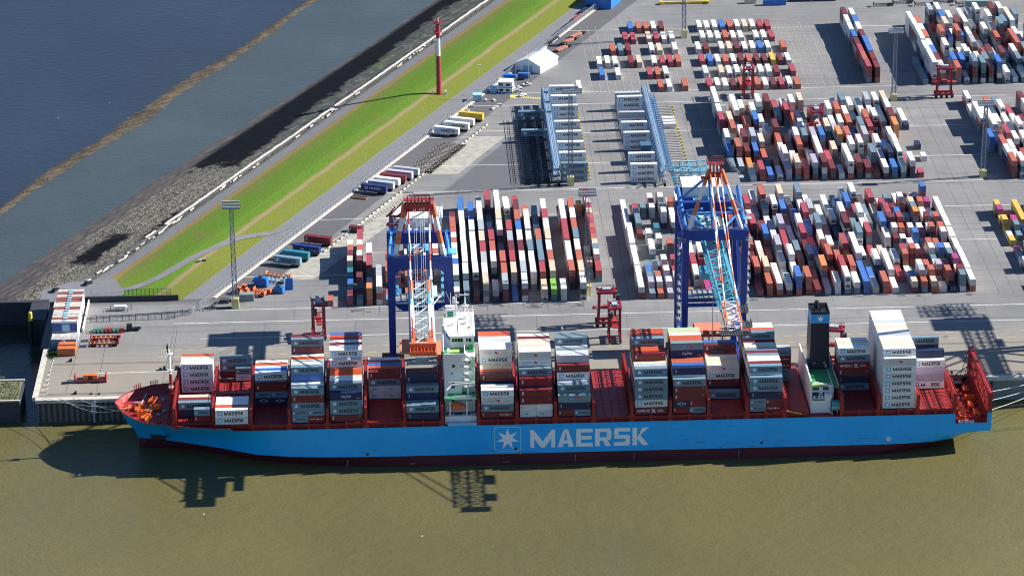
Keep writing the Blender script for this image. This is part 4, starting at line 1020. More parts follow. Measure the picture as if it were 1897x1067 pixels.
for (x, y, w) in ((212.5, -8, 2.4), (216, -14, 3), (213, -24, 2), (220, -8, 2)): MB().box(x-w/2, x+w/2, y-1, y+1, 2.3, 4.2).build('stern_machinery', BLACK, ship)
# ================================================================ MOORING ROPES
def rope(p, q, sag, label, r=.1):
    mb = MB(); p, q = V3(p), V3(q); n = 8; L = [p.lerp(q, i/n)-Vector((0, 0, sag*4*(i/n)*(1-i/n))) for i in range(n+1)]
    for a, b_ in zip(L, L[1:]): mb.tube(a, b_, r, r, 5, 0, False)
    mb.build('mooring_rope', ROPE, None, None, label=label, cat='rope', group='mooring ropes')
rope((-106, -27, 8.4), (-138, .5, .6), 1.5, 'pale bow rope reaching farthest left along the quay wall', .09)
rope((-105, -29, 8.2), (-132, .5, .6), 3.5, 'pale bow rope with the deepest sag below the quay edge', .09)
rope((-104, -31, 8.0), (-126, .5, .6), 1.2, 'pale bow rope made fast nearest the red bow', .09)
rope((223.4, -46, 6.8), (262, -4, .4), .8, 'white stern rope lowest and longest toward the right edge')
rope((223.4, -38, 6.8), (262, -2, .4), .8, 'white stern rope second from the water toward the right edge')
rope((223.4, -30, 6.8), (258, -1, .4), .8, 'white stern rope third from the water toward the right edge')
rope((223.4, -14, 6.8), (250, .2, .4), .6, 'white stern rope topmost, closest to the quay wall')
# ================================================================ QUAY CRANES
def lattice(mb, p0, p1, wx, hz, n, w=.45, wd=.22, mi=0, mid=None):
    """Box truss between p0 and p1: four chords, zigzag bracing and cross frames."""
    p0, p1 = V3(p0), V3(p1); c = [Vector((sx*wx/2, 0, sz*hz/2)) for sx, sz in ((-1, -1), (1, -1), (1, 1), (-1, 1))]
    for k in c: mb.bar(p0+k, p1+k, w, w, mi)
    mi = mi if mid is None else mid
    for i in range(n):
        a, b_ = p0.lerp(p1, i/n), p0.lerp(p1, (i+1)/n)
        for k in range(4):
            j = (k+1) % 4; u, v = (k, j) if i % 2 else (j, k)
            mb.bar(a+c[u], b_+c[v], wd, wd, mi); mb.bar(a+c[k], a+c[j], wd, wd, mi)
    return mb
def striped(mb, p, q, r, n, m0, m1, sides=10):
    p, q = V3(p), V3(q)
    for i in range(n): mb.tube(p.lerp(q, i/n), p.lerp(q, (i+1)/n), r, r, sides, m0 if i % 2 == 0 else m1, True)
def bogies(root, xs, ys):
    for x in xs:
        for y in ys:
            mb = MB(); mb.box(x-4.4, x+4.4, y-.7, y+.7, 1.0, 2.2); mb.box(x-1.2, x+1.2, y-.9, y+.9, 2.2, 3.6)
            for k in range(8): mb.tube((x-4+k*1.14, y-.3, .5), (x-4+k*1.14, y+.3, .5), .48, .48, 8)
            mb.build('bogie', DKGREY, root)
def stairs(mb, x, y, z0, z1, d=1):
    z = z0; k = 0
    while z < z1:
        mb.bar((x, y+(-1.6 if k % 2 else 1.6), z), (x, y+(1.6 if k % 2 else -1.6), min(z+3, z1)), .15, .7); mb.box(x-.6, x+.6, y-2.2, y+2.2, z-.08, z); z += 3; k += 1
    for q in (-2.1, 2.1): mb.bar((x-.6, y+q, z0), (x-.6, y+q, z1), .14)
    return mb
def crane_a(X, label):
    """Blue portal crane with red and white striped A-frame and a double-chord boom."""
    t = thing('quay_crane', label, 'crane', (X, 0, 0), 0, 'quay cranes')
    B = lambda nm, mb, m: mb.build(nm, m, t)
    hw, y0, y1, zt = 11.1, 5.0, 32.0, 54.0
    for x in (-hw, hw):
        for y in (y0, y1):
            mb = MB(); mb.hexa([(x-1.25, y-1.1, 2.4), (x+1.25, y-1.1, 2.4), (x+1.25, y+1.1, 2.4), (x-1.25, y+1.1, 2.4), (x-1.45, y-1.3, zt-4.7), (x+1.45, y-1.3, zt-4.7), (x+1.45, y+1.3, zt-4.7), (x-1.45, y+1.3, zt-4.7)]); B('leg', mb, CRBLUE)
    for y in (y0, y1):
        mb = MB(); mb.hexa([(-hw-1.5, y-1.4, zt-4.7), (hw+1.5, y-1.4, zt-4.7), (hw+1.5, y+1.4, zt-4.7), (-hw-1.5, y+1.4, zt-4.7), (-hw-1.5, y-1.4, zt), (hw+1.5, y-1.4, zt), (hw+1.5, y+1.4, zt), (-hw-1.5, y+1.4, zt)])
        for s_ in (-1, 1): mb.hexa([(s_*(hw-1.4), y-1.2, zt-7.2), (s_*(hw-1.2), y-1.2, zt-7.2), (s_*(hw-1.2), y+1.2, zt-7.2), (s_*(hw-1.4), y+1.2, zt-7.2), (s_*(hw-3.6), y-1.2, zt-4.6), (s_*(hw-1.2), y-1.2, zt-4.6), (s_*(hw-1.2), y+1.2, zt-4.6), (s_*(hw-3.6), y+1.2, zt-4.6)])
        B('portal_beam', mb, CRBLUE)
    for x in (-hw, hw):
        B('side_beam', MB().box(x-1.1, x+1.1, y0+1.3, y1-1.3, zt-3.9, zt-1.0), CRBLUE); B('tie_beam', MB().box(x-.9, x+.9, y0+1.1, y1-1.1, 12, 14), CRBLUE)
        B('sill_beam', MB().box(x-1.3, x+1.3, y0-1, y1+1, 2.0, 2.41), CRBLUE)
    bogies(t, (-hw, hw), (y0, y1))
    # landside cross beam carrying a grated platform
    pts = [(-hw+1.3, 23.0), (-7, 21.0), (7, 21.0), (hw-1.3, 23.0), (hw-1.3, 25), (-hw+1.3, 25)]
    B('cross_beam', MB().yprism(pts, y1-1.2, y1+.6), CRBLUE)
    mb = MB().box(-9.6, 9.6, y1-4.6, y1+4.8, 25.05, 25.25)
    for i in range(9): mb.box(-9.6+i*2.36, -9.36+i*2.36, y1-4.6, y1+4.8, 25.25, 25.6)
    for i in range(3): mb.box(-9.6, 9.6, y1-4.6+i*4.6, y1-4.4+i*4.6, 25.25, 25.55)
    B('lashing_platform', mb, GREY)
    mb = MB(); rail(mb, [(-9.8, y1-4.7, 22.4), (9.8, y1-4.7, 22.4)], 1.1, .16, 1.6); mb.box(-9.8, 9.8, y1-4.8, y1-4.6, 22.1, 22.4); rail(mb, [(-9.8, y1-4.7, 25.2), (9.8, y1-4.7, 25.2)], 1.0, .1, 1.6); B('platform_railing', mb, CRBLUE)
    # boom, trolley girder
    mb = MB(); zb = 44.5
    for sx in (-1, 1):
        for i in range(10):
            ya, yb = -60+i*12.6, -60+(i+1)*12.6
            mb.box(sx*3.4-.75, sx*3.4+.75, ya, yb, zb-1.5, zb+1.1, 2 if i in (0, 4) else (1 if i in (3, 7) else 0))
    B('boom_girder', mb, [paint('boom_white', (.70, .70, .70), .5, .15, .3), CRCYAN, CRORANGE])
    mb = MB()
    for i in range(14):
        ya, yb = -58+i*8.6, -58+(i+1)*8.6
        mb.bar((-2.7, ya, zb+.6), (2.7, yb, zb+.6), .32); mb.bar((-2.7, ya, zb+.6), (2.7, ya, zb+.6), .35); mb.bar((2.7, ya+4, zb-1), (-2.7, yb, zb-1), .25)
    for s_ in (-1, 1): rail(mb, [(s_*4.5, -60, zb-.4), (s_*4.5, 60, zb-.4)], 1.1, .12, 3.5); mb.box(s_*4.45-.4, s_*4.45+.4, -60, 60, zb-.55, zb-.4)
    mb.box(3.0, 6.4, -8, 4, zb-2, zb-1.7).bar((4.8, -20, zb), (7.4, -12, zb), .3); B('boom_bracing', mb, paint('brace_pale', (.42, .60, .66), .5, .15, .2))
    mb = MB().box(-4.9, 4.9, -66.5, -60.4, zb-1.0, zb-.7).box(-4.9, 4.9, -61.4, -60.1, zb-1, zb+1.6)
    for i in range(8): mb.box(-4.6+i*1.3, -4.4+i*1.3, -66.5, -60.4, zb-.7, zb+.2)
    rail(mb, [(-4.9, -66.5, zb-.7), (4.9, -66.5, zb-.7), (4.9, -60.5, zb-.7)], 1.3, .14, 1); B('boom_tip', mb, CRORANGE)
    mb = MB().box(-3.3, 3.3, -59.5, -45, zb-4.2, zb-3.2).box(-8.6, -3.6, -53, -40, zb-6.2, zb-5.6).box(3.6, 6.8, -55, -42, zb-6.2, zb-5.6)
    for k in range(5): mb.bar((-3.2, -58+k*3, zb-3.2), (3.2, -58+k*3, zb-3.1), .35, .3)
    B('trolley', mb, paint('trolley_salmon', (.62, .22, .12), .55, .15, .25))
    mb = MB().box(-1.6, 1.6, -47, -43.5, zb-7.6, zb-4.4); B('operator_cab', mb, CRRED)
    # machinery house
    mh = B('machinery_house', MB().box(-9.6, 9.6, 59, 71, 43.6, 49.0).box(-10, 10, 58.6, 71.4, 49.0, 49.35), paint('house_white', (.74, .75, .76), .45, .08, .15))
    MB().box(-9.4, 9.4, 58.2, 71.6, 42.9, 43.6).box(-11.6, -9.8, 57, 70, 42.6, 45.5).build('house_floor', CRBLUE, mh)
    mb = MB(); rail(mb, [(-10, 58.6, 49.35), (10, 58.6, 49.35), (10, 71.4, 49.35)], 1.1, .12, 2); mb.build('house_railing', WHITE, mh)
    for x in (-1.6, 3.4): MB().box(x-.6, x+.6, 58.93, 59.0, 45, 47.2).build('house_door', GALV, mh)
    MB().box(-8.4, -7, 58.93, 59.0, 44.6, 46).build('house_window', GLASS, mh)
    # A-frame
    ap = 76.5
    for s_ in (-1, 1): mb = MB(); striped(mb, (s_*9.4, 5, zt), (s_*5.4, 8, ap-2), 1.0, 4, 0, 1); B('frame_strut', mb, [paint('stripe_white', (.74, .74, .74), .5, .1, .2), CRORANGE])
    mb = MB(); mb.box(-5.6, 5.6, 6.6, 9.4, ap-4.6, ap-1.6).box(-5.8, 5.8, 6.4, 9.6, ap-.2, ap); rail(mb, [(-5.8, 6.4, ap), (5.8, 6.4, ap), (5.8, 9.6, ap), (-5.8, 9.6, ap), (-5.8, 6.4, ap)], 1.2, .1, 1.3)
    for i in range(7): mb.bar((-4.2+i*1.4, 7, ap-1.6), (-4.2+i*1.4, 7, ap+1.6), .3); mb.box(-4.6+i*1.4, -3.8+i*1.4, 6.6, 9.4, ap-1.6, ap-.4)
    mb.box(-11.4, -5.6, 7, 9, ap-7, ap-6.7).box(-12.5, -5.6, 7, 9, ap-10.4, ap-10.1)
    for s_ in ((-11.4, ap-6.7, -6, ap-1), (-12.3, ap-10, -6, ap-5), (-9, ap-10, -6, ap-7), (-12.3, ap-7, -9, ap-3)): mb.bar((s_[0], 8, s_[1]), (s_[2], 8, s_[3]), .5)
    rail(mb, [(-12.5, 7, ap-6.7), (-5.6, 7, ap-6.7)], 1.1, .14, 1.2); B('apex_platform', mb, CRRED)
    for sx in (-1, 1):
        for p_, q_, r_, n_ in (((sx*4.0, 8, ap-3), (sx*3.4, -20, zb+1.4), .26, 4), ((sx*4.0, 8, ap-3), (sx*3.6, -55, zb+1.4), .26, 7), ((sx*4.4, 8.5, ap-3), (sx*6.0, 32, zt), .5, 3)):
            mb = MB(); striped(mb, p_, q_, r_, n_, 1, 0, 6); B('boom_stay', mb, [paint('stripe_white', (.74, .74, .74)), CRRED])
    mb = MB()
    for x in (-2.0, -1.2, .4, 1.2, 2.0): mb.tube((x, 8, ap-2), (x, -56, zb+1.2), .06, .06, 4); mb.tube((x, 8, ap-2), (x, 58, 48), .06, .06, 4)
    mb.bar((-4.6, 8, ap-9), (4.2, 8, ap-4), .35); B('hoist_rope', mb, GALV)
    mb = MB()
    for s_ in (-1, 1):
        stairs(mb, s_*(hw-2.2), y1-6, zt-24, zt, 1)
        mb.bar((s_*(hw+.6), y0+2, zt+.2), (s_*(hw-.4), y1-2, zt+.2), .8); rail(mb, [(s_*hw, y0, zt), (s_*hw, y1, zt)], 1.2, .14, 2)
        rail(mb, [(-hw, y0-1.4, zt), (hw, y0-1.4, zt)], 1.1, .12, 2)
    B('stair_tower', mb, CRCYAN)
    mb = MB().box(hw-1.5, hw+3.2, y0+1.5, y0+7, zt+.1, zt+.4); B('corner_platform', mb, paint('platform_cyan', (.16, .48, .70), .5, .1, .1))
    # cargo spreader hanging over the ship
    mb = MB()
    for x in (-2.4, 2.4):
        for y in (-31, -29): mb.tube((x, y, zb-2), (x, y, 27), .07, .07, 4)
    mb.box(-5.9, 5.9, -31.2, -29, 24.4, 24.9).box(-2.6, 2.6, -31, -29.2, 24.9, 26.6)
    for s_ in (-1, 1): mb.bar((s_*5.8, -31.2, 24.4), (s_*5.8, -29, 24.4), .5); mb.bar((s_*2, -30, 26.5), (s_*5.5, -30, 24.9), .3)
    B('spreader', mb, GALV)
    return t
def crane_b(X, label, boomdx=-.3, up=False):
    """Blue crane with tubular bracing, orange striped A-frame and lattice boom."""
    t = thing('quay_crane', label, 'crane', (X, 0, 0), 0, 'quay cranes')
    B = lambda nm, mb, m: mb.build(nm, m, t)
    hw, y0, y1, zt, zb = 11.4, 5.0, 36.0, 62.5, 53.5
    for x in (-hw, hw):
        for y in (y0, y1):
            B('leg', MB().hexa([(x-1.1, y-1.0, 2.4), (x+1.1, y-1.0, 2.4), (x+1.1, y+1.0, 2.4), (x-1.1, y+1.0, 2.4), (x-1.3, y-1.2, zt-4), (x+1.3, y-1.2, zt-4), (x+1.3, y+1.2, zt-4), (x-1.3, y+1.2, zt-4)]), CRBLUE)
    for y in (y0, y1): B('portal_beam', MB().box(-hw-1.4, hw+1.4, y-1.3, y+1.3, zt-4, zt), CRBLUE)
    for x in (-hw, hw):
        B('side_beam', MB().box(x-.9, x+.9, y0+1.2, y1-1.2, zt-3.2, zt-.8), CRBLUE); B('tie_beam', MB().box(x-.8, x+.8, y0+1, y1-1, 13, 15.4), CRBLUE)
        B('sill_beam', MB().box(x-1.2, x+1.2, y0-1, y1+1, 2.0, 2.41), CRBLUE)
        mb = MB(); mb.bar((x, y0, 15), (x, y1, zt-4), 1.0); B('side_brace', mb, CRBLUE)
    bogies(t, (-hw, hw), (y0, y1))
    B('cross_beam', MB().box(-hw+1.1, hw-1.1, y1-1, y1+.8, 20.2, 22.6), CRBLUE)
    mb = MB().box(-hw+2, 5.4, y1-5, y1+4, 23.0, 23.2)
    for i in range(8): mb.box(-hw+2+i*2.1, -hw+2.2+i*2.1, y1-5, y1+4, 23.2, 23.55)
    for i in range(3): mb.box(-hw+2, 5.4, y1-5+i*4.3, y1-4.8+i*4.3, 23.2, 23.5)
    B('lashing_platform', mb, GREY)
    mb = MB().box(-hw+1.2, 6, y1-5.2, y1-5.0, 19.6, 21.2); rail(mb, [(-hw+1.2, y1-5.1, 21.2), (6, y1-5.1, 21.2)], 1.1, .14, 1.5); B('platform_railing', mb, CRBLUE)
    mb = MB()
    ye = 1 if up else -50
    lattice(mb, (boomdx, 74, zb), (boomdx, ye, zb), 6.0, 3.8, 18 if up else 30, .5, .26, 0, 0)
    for s_ in (-1, 1): mb.box(boomdx+s_*3.8-.5, boomdx+s_*3.8+.5, ye, 60, zb-.2, zb-.05); rail(mb, [(boomdx+s_*4.2, ye, zb), (boomdx+s_*4.2, 60, zb)], 1.1, .12, 3)
    mb.box(boomdx-7, boomdx-3.2, -14, -6, zb-4, zb-1.4); B('boom', mb, CRCYAN)
    if up:
        mb = MB(); lattice(mb, (boomdx, 0, zb), (boomdx, -9, zb+52), 6.0, 3.8, 13, .5, .26, 0, 0); B('raised_boom', mb, CRCYAN)
        mb = MB(); lattice(mb, (boomdx, -9.1, zb+52.3), (boomdx, -12, zb+70), 5.6, 3.6, 5, .5, .3, 0, 1); B('boom_tip', mb, [CRORANGE, LETTER_W])
    else:
        mb = MB(); lattice(mb, (boomdx, -50.2, zb), (boomdx, -70, zb), 5.6, 3.6, 5, .5, .3, 0, 1); B('boom_tip', mb, [CRORANGE, LETTER_W])
    if up: mb = MB().box(boomdx+3.4, boomdx+6, 40, 48, zb-2, zb-1.8); rail(mb, [(boomdx+6, 40, zb-1.8), (boomdx+6, 48, zb-1.8)], 1.2, .16, .8); B('boom_walkway', mb, DKGREY)
    else:
        mb = MB().box(boomdx-5.4, boomdx+5.4, -74.5, -70.4, zb-1.6, zb-1.3); rail(mb, [(boomdx-5.4, -74.5, zb-1.3), (boomdx+5.4, -74.5, zb-1.3), (boomdx+5.4, -70.5, zb-1.3)], 1.3, .16, .8); rail(mb, [(boomdx-5.4, -70.5, zb-1.3), (boomdx+5.4, -70.5, zb-1.3)], 1.3, .16, .8); B('tip_walkway', mb, DKGREY)
        for ya, yb in ((-52, -44), (-66, -60)): mb = MB().box(boomdx+2.7, boomdx+7, ya, yb, zb-2.2, zb-2.0); rail(mb, [(boomdx+7, ya, zb-2), (boomdx+7, yb, zb-2)], 1.2, .16, .8); B('side_walkway', mb, DKGREY)
    mh = B('machinery_house', MB().box(-7.4, 8.0, 59.5, 71, zb+1.8, zb+6.0).box(-7.7, 8.3, 59.2, 71.3, zb+6.0, zb+6.35), paint('house_white', (.74, .75, .76)))
    MB().box(-8.4, 8.6, 58, 71.6, zb+1.0, zb+1.8).tube((-8.8, 64, zb+2.2), (-8.8, 64, zb+4.2), 1.6, 1.6, 10).build('house_floor', CRBLUE, mh)
    mb = MB()
    for i in range(4): lattice(mb, (-8+i*3.6, 74, zb+4), (-8+i*3.6, 86, zb+4+(i % 2)), 2.6, 6, 2, .3, .2)
    for k in range(3): mb.bar((-9.5, 74+k*6, zb+7.4), (4, 74+k*6, zb+7.6), .4); mb.bar((-9.5, 74+k*6, zb), (4, 74+k*6, zb), .4)
    B('rear_gantry', mb, CRCYAN)
    ap = 89
    for s_ in (-1, 1):
        mb = MB(); striped(mb, (s_*10.2, y0, zt), (s_*2.4, 8, ap-3), .8, 4, 0, 1); B('frame_strut', mb, [paint('stripe_white', (.74, .74, .74)), CRORANGE])
        mb = MB(); striped(mb, (s_*3.4, y1, zt), (s_*1.6, 10, ap-3), .55, 4, 1, 0, 8); B('frame_strut', mb, [paint('stripe_white', (.74, .74, .74)), CRORANGE])
    mb = MB(); mb.box(-2.6, 2.6, 7.2, 9.4, ap-6.0, ap-4.6).box(-3.4, 3.2, 6.6, 10.2, ap-.6, ap-.45).box(-5.6, -2, 6, 9, ap-6.2, ap-6)
    rail(mb, [(-3.4, 6.6, ap-.45), (3.2, 6.6, ap-.45), (3.2, 10.2, ap-.45), (-3.4, 10.2, ap-.45), (-3.4, 6.6, ap-.45)], 1.2, .1, 1.3)
    for i in range(4): mb.box(-2.2+i*1.3, -1.7+i*1.3, 7.4, 9.2, ap-4.6, ap-.7)
    mb.bar((-1.4, 8, ap), (-1.4, 8, ap+2.4), .3).bar((2.6, 8, ap), (2.6, 8, ap+2.4), .3).bar((-1.4, 8, ap+2.4), (2.6, 8, ap+2.4), .3); B('apex_platform', mb, CRRED)
    for k in range(2):
        mb = MB(); z = ap-k*17; rail(mb, [(4.4+k*3.5, 8, z-.4), (9.6+k*3.4, 9, z-6.4)], 1.4, .16, 1); rail(mb, [(4.4+k*3.5, 10, z-.4), (9.6+k*3.4, 10, z-6.4)], 1.4, .16, 1); mb.box(9+k*3.4, 11+k*3.4, 7.6, 10.6, z-6.6, z-6.4); B('apex_stair', mb, GALV)
    mb = MB()
    R_ = .55
    for s_ in (-1, 1):
        mb.tube((s_*(hw+.6), y1, zt), (s_*1.5, 9, ap-5), .55, .55, 8)
        mb.tube((s_*hw, y0, zt), (s_*(hw+.5), y1, zt+5.8), .9, .9, 8)
        mb.tube((s_*hw, 20, zt+2), (s_*5, 7, zt+8), .5, .5, 8); mb.tube((s_*hw, 20, zt+2), (s_*2.4, y0, zt-.5), .5, .5, 8)
    mb.tube((-hw, 20, zt+1), (hw, 20, zt+1), .55, .55, 8).tube((-.8, 6, zt), (-2, 11, ap-8), .6, .6, 8); B('frame_tube', mb, paint('tube_blue', (.04, .17, .48), .4, .1, .1))
    for x0_, x1_, y_ in ((-2.2, boomdx-1.2, -30), (-.4, boomdx+2.6, -64), (2.0, boomdx+2.8, -46), (-2.0, boomdx-2.6, -66)):
        mb = MB(); striped(mb, (x0_, 8, ap-4), (x1_, y_, zb+2) if not up else (x1_, -6, zb+36), .25, 9, 0, 1, 6); B('boom_stay', mb, [CRORANGE, LETTER_W])
    mb = MB()
    for s_ in (-1, 1):
        stairs(mb, s_*(hw+2.0), y0+4, 3, zt-4); rail(mb, [(s_*hw, y0, zt), (s_*hw, y1, zt)], 1.2, .14, 2)
        mb.box(s_*(hw+1.6)-1.4, s_*(hw+1.6)+1.4, y0-1.8, y0+2, zt-4.2, zt-4.0); rail(mb, [(s_*(hw+1.6)-1.4, y0-1.8, zt-4), (s_*(hw+1.6)+1.4, y0-1.8, zt-4)], 1.2, .14, .9)
        mb.box(s_*(hw+1.6)-1.4, s_*(hw+1.6)+1.4, y0-2, y0+3, 15.4, 15.6); rail(mb, [(s_*(hw+1.6)-1.4, y0-2, 15.6), (s_*(hw+1.6)+1.4, y0-2, 15.6)], 1.2, .14, .9)
    rail(mb, [(-hw, y0-1.3, zt), (hw, y0-1.3, zt)], 1.1, .12, 2); B('stair_tower', mb, GREY)
    mb = MB()
    for x in (-2.4, 2.4):
        for y in (-17.2, -15.6): mb.tube((boomdx+x, y, zb-2), (boomdx+x, y, 22), .07, .07, 4)
    mb.box(boomdx-4, boomdx+4, -17.6, -15, 19.2, 19.8).box(boomdx-2.6, boomdx+2.6, -17.4, -15.2, 19.8, 21.6)
    for s_ in (-1, 1): mb.bar((boomdx+s_*4, -17.6, 19.4), (boomdx+s_*4, -15, 19.4), .6)
    B('spreader', mb, DKGREY)
    return t
crane_a(9.0, 'blue portal crane with red and white striped A-frame beside the ship bridge')
cb = crane_b(123.0, 'blue lattice-boom crane with orange striped A-frame toward the funnel')
# hatch-cover frame parked beneath the second crane
hf = thing('lifting_frame', 'orange-topped lifting frame standing on the quay under the lattice-boom crane', 'lifting frame', (125, 43, 0))
MB().box(-5.4, 5.4, -2.4, 6.4, 4.6, 5.0).build('frame_top', paint('salmon_top', (.66, .20, .12), .55, .12, .2), hf)
mb = MB()
for x in (-5.4, 5.4, 0):
    for y in (-2.4, 6.4): mb.bar((x, y, 0), (x, y, 4.6), .5)
mb.box(-6, 8.6, -3, -2.4, 2.6, 3.6).bar((8.4, -2.6, 2.6), (8.6, -2.6, 6.4), .6).bar((6.4, -2.6, 3), (7.4, -2.6, 5), .5); mb.build('frame_leg', CRRED, hf)
MB().box(-2.4, -.2, -2.9, -2.41, 3.6, 5.4).box(1, 2.8, -2.9, -2.41, 3.6, 5.2).build('control_box', CRRED, hf)
# ================================================================ STRADDLE CARRIERS
def straddle(x, y, rot, label, red=STRED):
    t = thing('straddle_carrier', label, 'straddle carrier', (x, y, 0), rot, 'straddle carriers')
    B = lambda nm, mb, m: mb.build(nm, m, t)
    for s_ in (-1, 1):
        mb = MB(); mb.box(s_*2.2-.45, s_*2.2+.45, -4.7, 4.7, 1.2, 2.2); B('side_frame', mb, red)
        for k in range(4): B('wheel', MB().tube((s_*2.2-.35, -3.9+k*2.6, .75), (s_*2.2+.35, -3.9+k*2.6, .75), .75, .75, 12), RUBBER)
        for q in (-1, 1):
            B('leg', MB().hexa([(s_*2.2-.35, q*3.4-.4, 2.2), (s_*2.2+.35, q*3.4-.4, 2.2), (s_*2.2+.35, q*3.4+.4, 2.2), (s_*2.2-.35, q*3.4+.4, 2.2), (s_*2.2-.3, q*3.0-.35, 14.4), (s_*2.2+.3, q*3.0-.35, 14.4), (s_*2.2+.3, q*3.0+.35, 14.4), (s_*2.2-.3, q*3.0+.35, 14.4)]), red)
        B('top_beam', MB().box(s_*2.2-.4, s_*2.2+.4, -4.2, 4.2, 14.4, 15.3), red)
    mb = MB()
    for q in (-1, 1): B('cross_beam', MB().box(-1.8, 1.8, q*3.1-.5, q*3.1+.5, 14.5, 15.2), red); B('tie_bar', MB().bar((-1.9, q*3.1, 9.2), (1.9, q*3.1, 9.2), .3), red)
    B('top_plate', MB().box(-1.2, 1.2, -2.6, 2.6, 14.6, 14.9), red)
    mb = MB().box(-1.1, 1.1, -1.8, 1.8, 14.9, 16.1).box(-.7, .7, 2.4, 3.4, 15.2, 16.4); B('engine_deck', mb, GALV)
    B('operator_cab', MB().box(-2.6, -1.0, -5.2, -3.6, 11.4, 13.8), DKGREY)
    mb = MB().box(-1.15, 1.15, -6, 6, 7.4, 7.8).box(-1.0, 1.0, -1.4, 1.4, 7.8, 8.6)
    for (a, b_) in ((-1, -1), (-1, 1), (1, -1), (1, 1)): mb.tube((a*1.0, b_*2.6, 7.8), (a*1.0, b_*2.6, 14.5), .05, .05, 4)
    B('spreader', mb, CRRED)
    mb = MB(); rail(mb, [(-2.6, -4.2, 15.3), (-2.6, 4.2, 15.3)], 1, .1, 1.2); rail(mb, [(2.6, -4.2, 15.3), (2.6, 4.2, 15.3)], 1, .1, 1.2); B('top_railing', mb, red)
    return t
sc = straddle(-32, 56, .12, 'tall red straddle carrier parked on the quay left of the striped crane')
for (x, y, r, l) in ((85.2, 61.5, 1.57, 'dark red straddle carrier standing sideways on the quay apron, the farther of two'), (87.2, 45.5, .0, 'dark red straddle carrier nearest the open hatch of the ship'), (20, -1000, .0, ''), (269.5, 338, 1.5, 'pink-red straddle carrier beside a long white container wall, upper right'),
                     (174, 344, .0, 'red straddle carrier at the near edge of the open single-layer stacks'), (199, 279, .0, 'red straddle carrier working deep inside the dense mixed stacks'), (172, 17, 1.4, 'red straddle carrier half hidden behind the ship funnel')):
    if l: copy_tree(sc, (x, y, 0), r, l)
# ================================================================ LIGHT MASTS
def mast(h, label, wide=3.6):
    t = thing('light_mast', label, 'light mast', (0, 0, 0), 0, 'floodlight masts')
    MB().box(-1.5, 1.5, -1.5, 1.5, 0, 4.2).box(-.8, .8, -1.56, -1.5, .3, 3.2).build('mast_base', paint('base_yellow', (.60, .54, .26), .6, .15, .2), t)
    mb = MB(); n = int(h/2.2)
    a, b_ = .95, .7
    for sx, sy in ((-1, -1), (1, -1), (1, 1), (-1, 1)): mb.bar((sx*a, sy*a, 4.2), (sx*b_, sy*b_, h-1), .26)
    for i in range(n):
        z0, z1 = 4.2+(h-5.2)*i/n, 4.2+(h-5.2)*(i+1)/n; r0 = a+(b_-a)*i/n; r1 = a+(b_-a)*(i+1)/n
        c = [(-1, -1), (1, -1), (1, 1), (-1, 1)]
        for k in range(4):
            p, q = c[k], c[(k+1) % 4]
            if i % 2: p, q = q, p
            mb.bar((p[0]*r0, p[1]*r0, z0), (q[0]*r1, q[1]*r1, z1), .15); mb.bar((p[0]*r0, p[1]*r0, z0), (q[0]*r0, q[1]*r0, z0), .12)
    mb.build('lattice_shaft', paint('mast_blue_grey', (.17, .21, .28), .5, .15, .2), t)
    mb = MB().box(-wide, wide, -1.3, 1.3, h-1, h-.75); rail(mb, [(-wide, -1.3, h-.75), (wide, -1.3, h-.75), (wide, 1.3, h-.75), (-wide, 1.3, h-.75), (-wide, -1.3, h-.75)], 1.2, .12, 1)
    mb.box(-wide, wide, -.15, .15, h+1.4, h+1.6).bar((-wide, 0, h-.75), (-wide, 0, h+1.6), .15).bar((wide, 0, h-.75), (wide, 0, h+1.6), .15); mb.build('lamp_platform', paint('mast_blue_grey', (.17, .21, .28)), t)
    lm = MB().box(-.34, .34, -.3, .3, -.35, .35).mesh('floodlight', GALV)
    for i in range(9):
        for (y, z) in ((-1.5, h-.2), (1.5, h-.2), (0, h+1.9)): link('floodlight', lm, t, (-wide+.4+i*(2*wide-.8)/8, y, z))
    return t
m0 = mast(45, 'tall lattice light mast standing by the dike fence and red trailers'); m0.location = (-67, 88.6, 0)
for (x, y, l) in ((79.3, 94.4, 'lattice light mast right of the tall straight container rows'), (80, 225.2, 'lattice light mast in front of the left refrigerated rack'), (244.2, 333.7, 'lattice light mast by the aisle left of the pink straddle carrier'), (268.6, 224.8, 'lattice light mast rising among the right-edge container stacks'), (151.2, 439.7, 'lattice light mast between the two single-layer stack groups')):
    o = copy_tree(m0, (x, y, 0), 0, l)
    if x > 200: o.scale = (1, 1, .78)
# ================================================================ YARD STACKS (boxes lie along y, ends toward the water)
LOW = dict(w='W', r='R', o='O', b='M', n='N', k='M', y='Y', g='K', l='L', p='J', t='T', v='V', u='B', e='E', d='D', x='X', q='Q', s='S')
def under(c): return random.choice('MMWRRNTMKWRON') if random.random() < .75 else c
REEF = MB()
def cool(x, y, z):     # refrigeration unit on the water-side end of a white box
    REEF.box(x-.95, x+.95, y-6.12, y-6.04, z+.5, z+1.5); REEF.box(x-.3, x+.3, y-6.14, y-6.05, z+1.75, z+2.2)
DOOR = MB()
def column(x, y0, code, n, ft):
    L = L40 if ft == 40 else L20; z = 0
    if code == 'R': code = random.choice('RRJJOO')  # some red boxes take a brighter red, as sunlit roofs
    if code == 'M' and random.random() < .25: code = 'B'
    for i in range(n):
        c = code if i == n-1 else under(code); H = HC if ft == 40 and random.random() < .7 else HS
        bulk(c, x, y0+L/2, z, ft, True, H)
        if c in 'AW' and ft == 40 and random.random() < .35: cool(x, y0+L/2, z)
        else:
            for q in (-.85, -.35, .35, .85): DOOR.box(x+q-.04, x+q+.04, y0-.03, y0+.05, z+.15, z+H-.15)
        z += H+.02
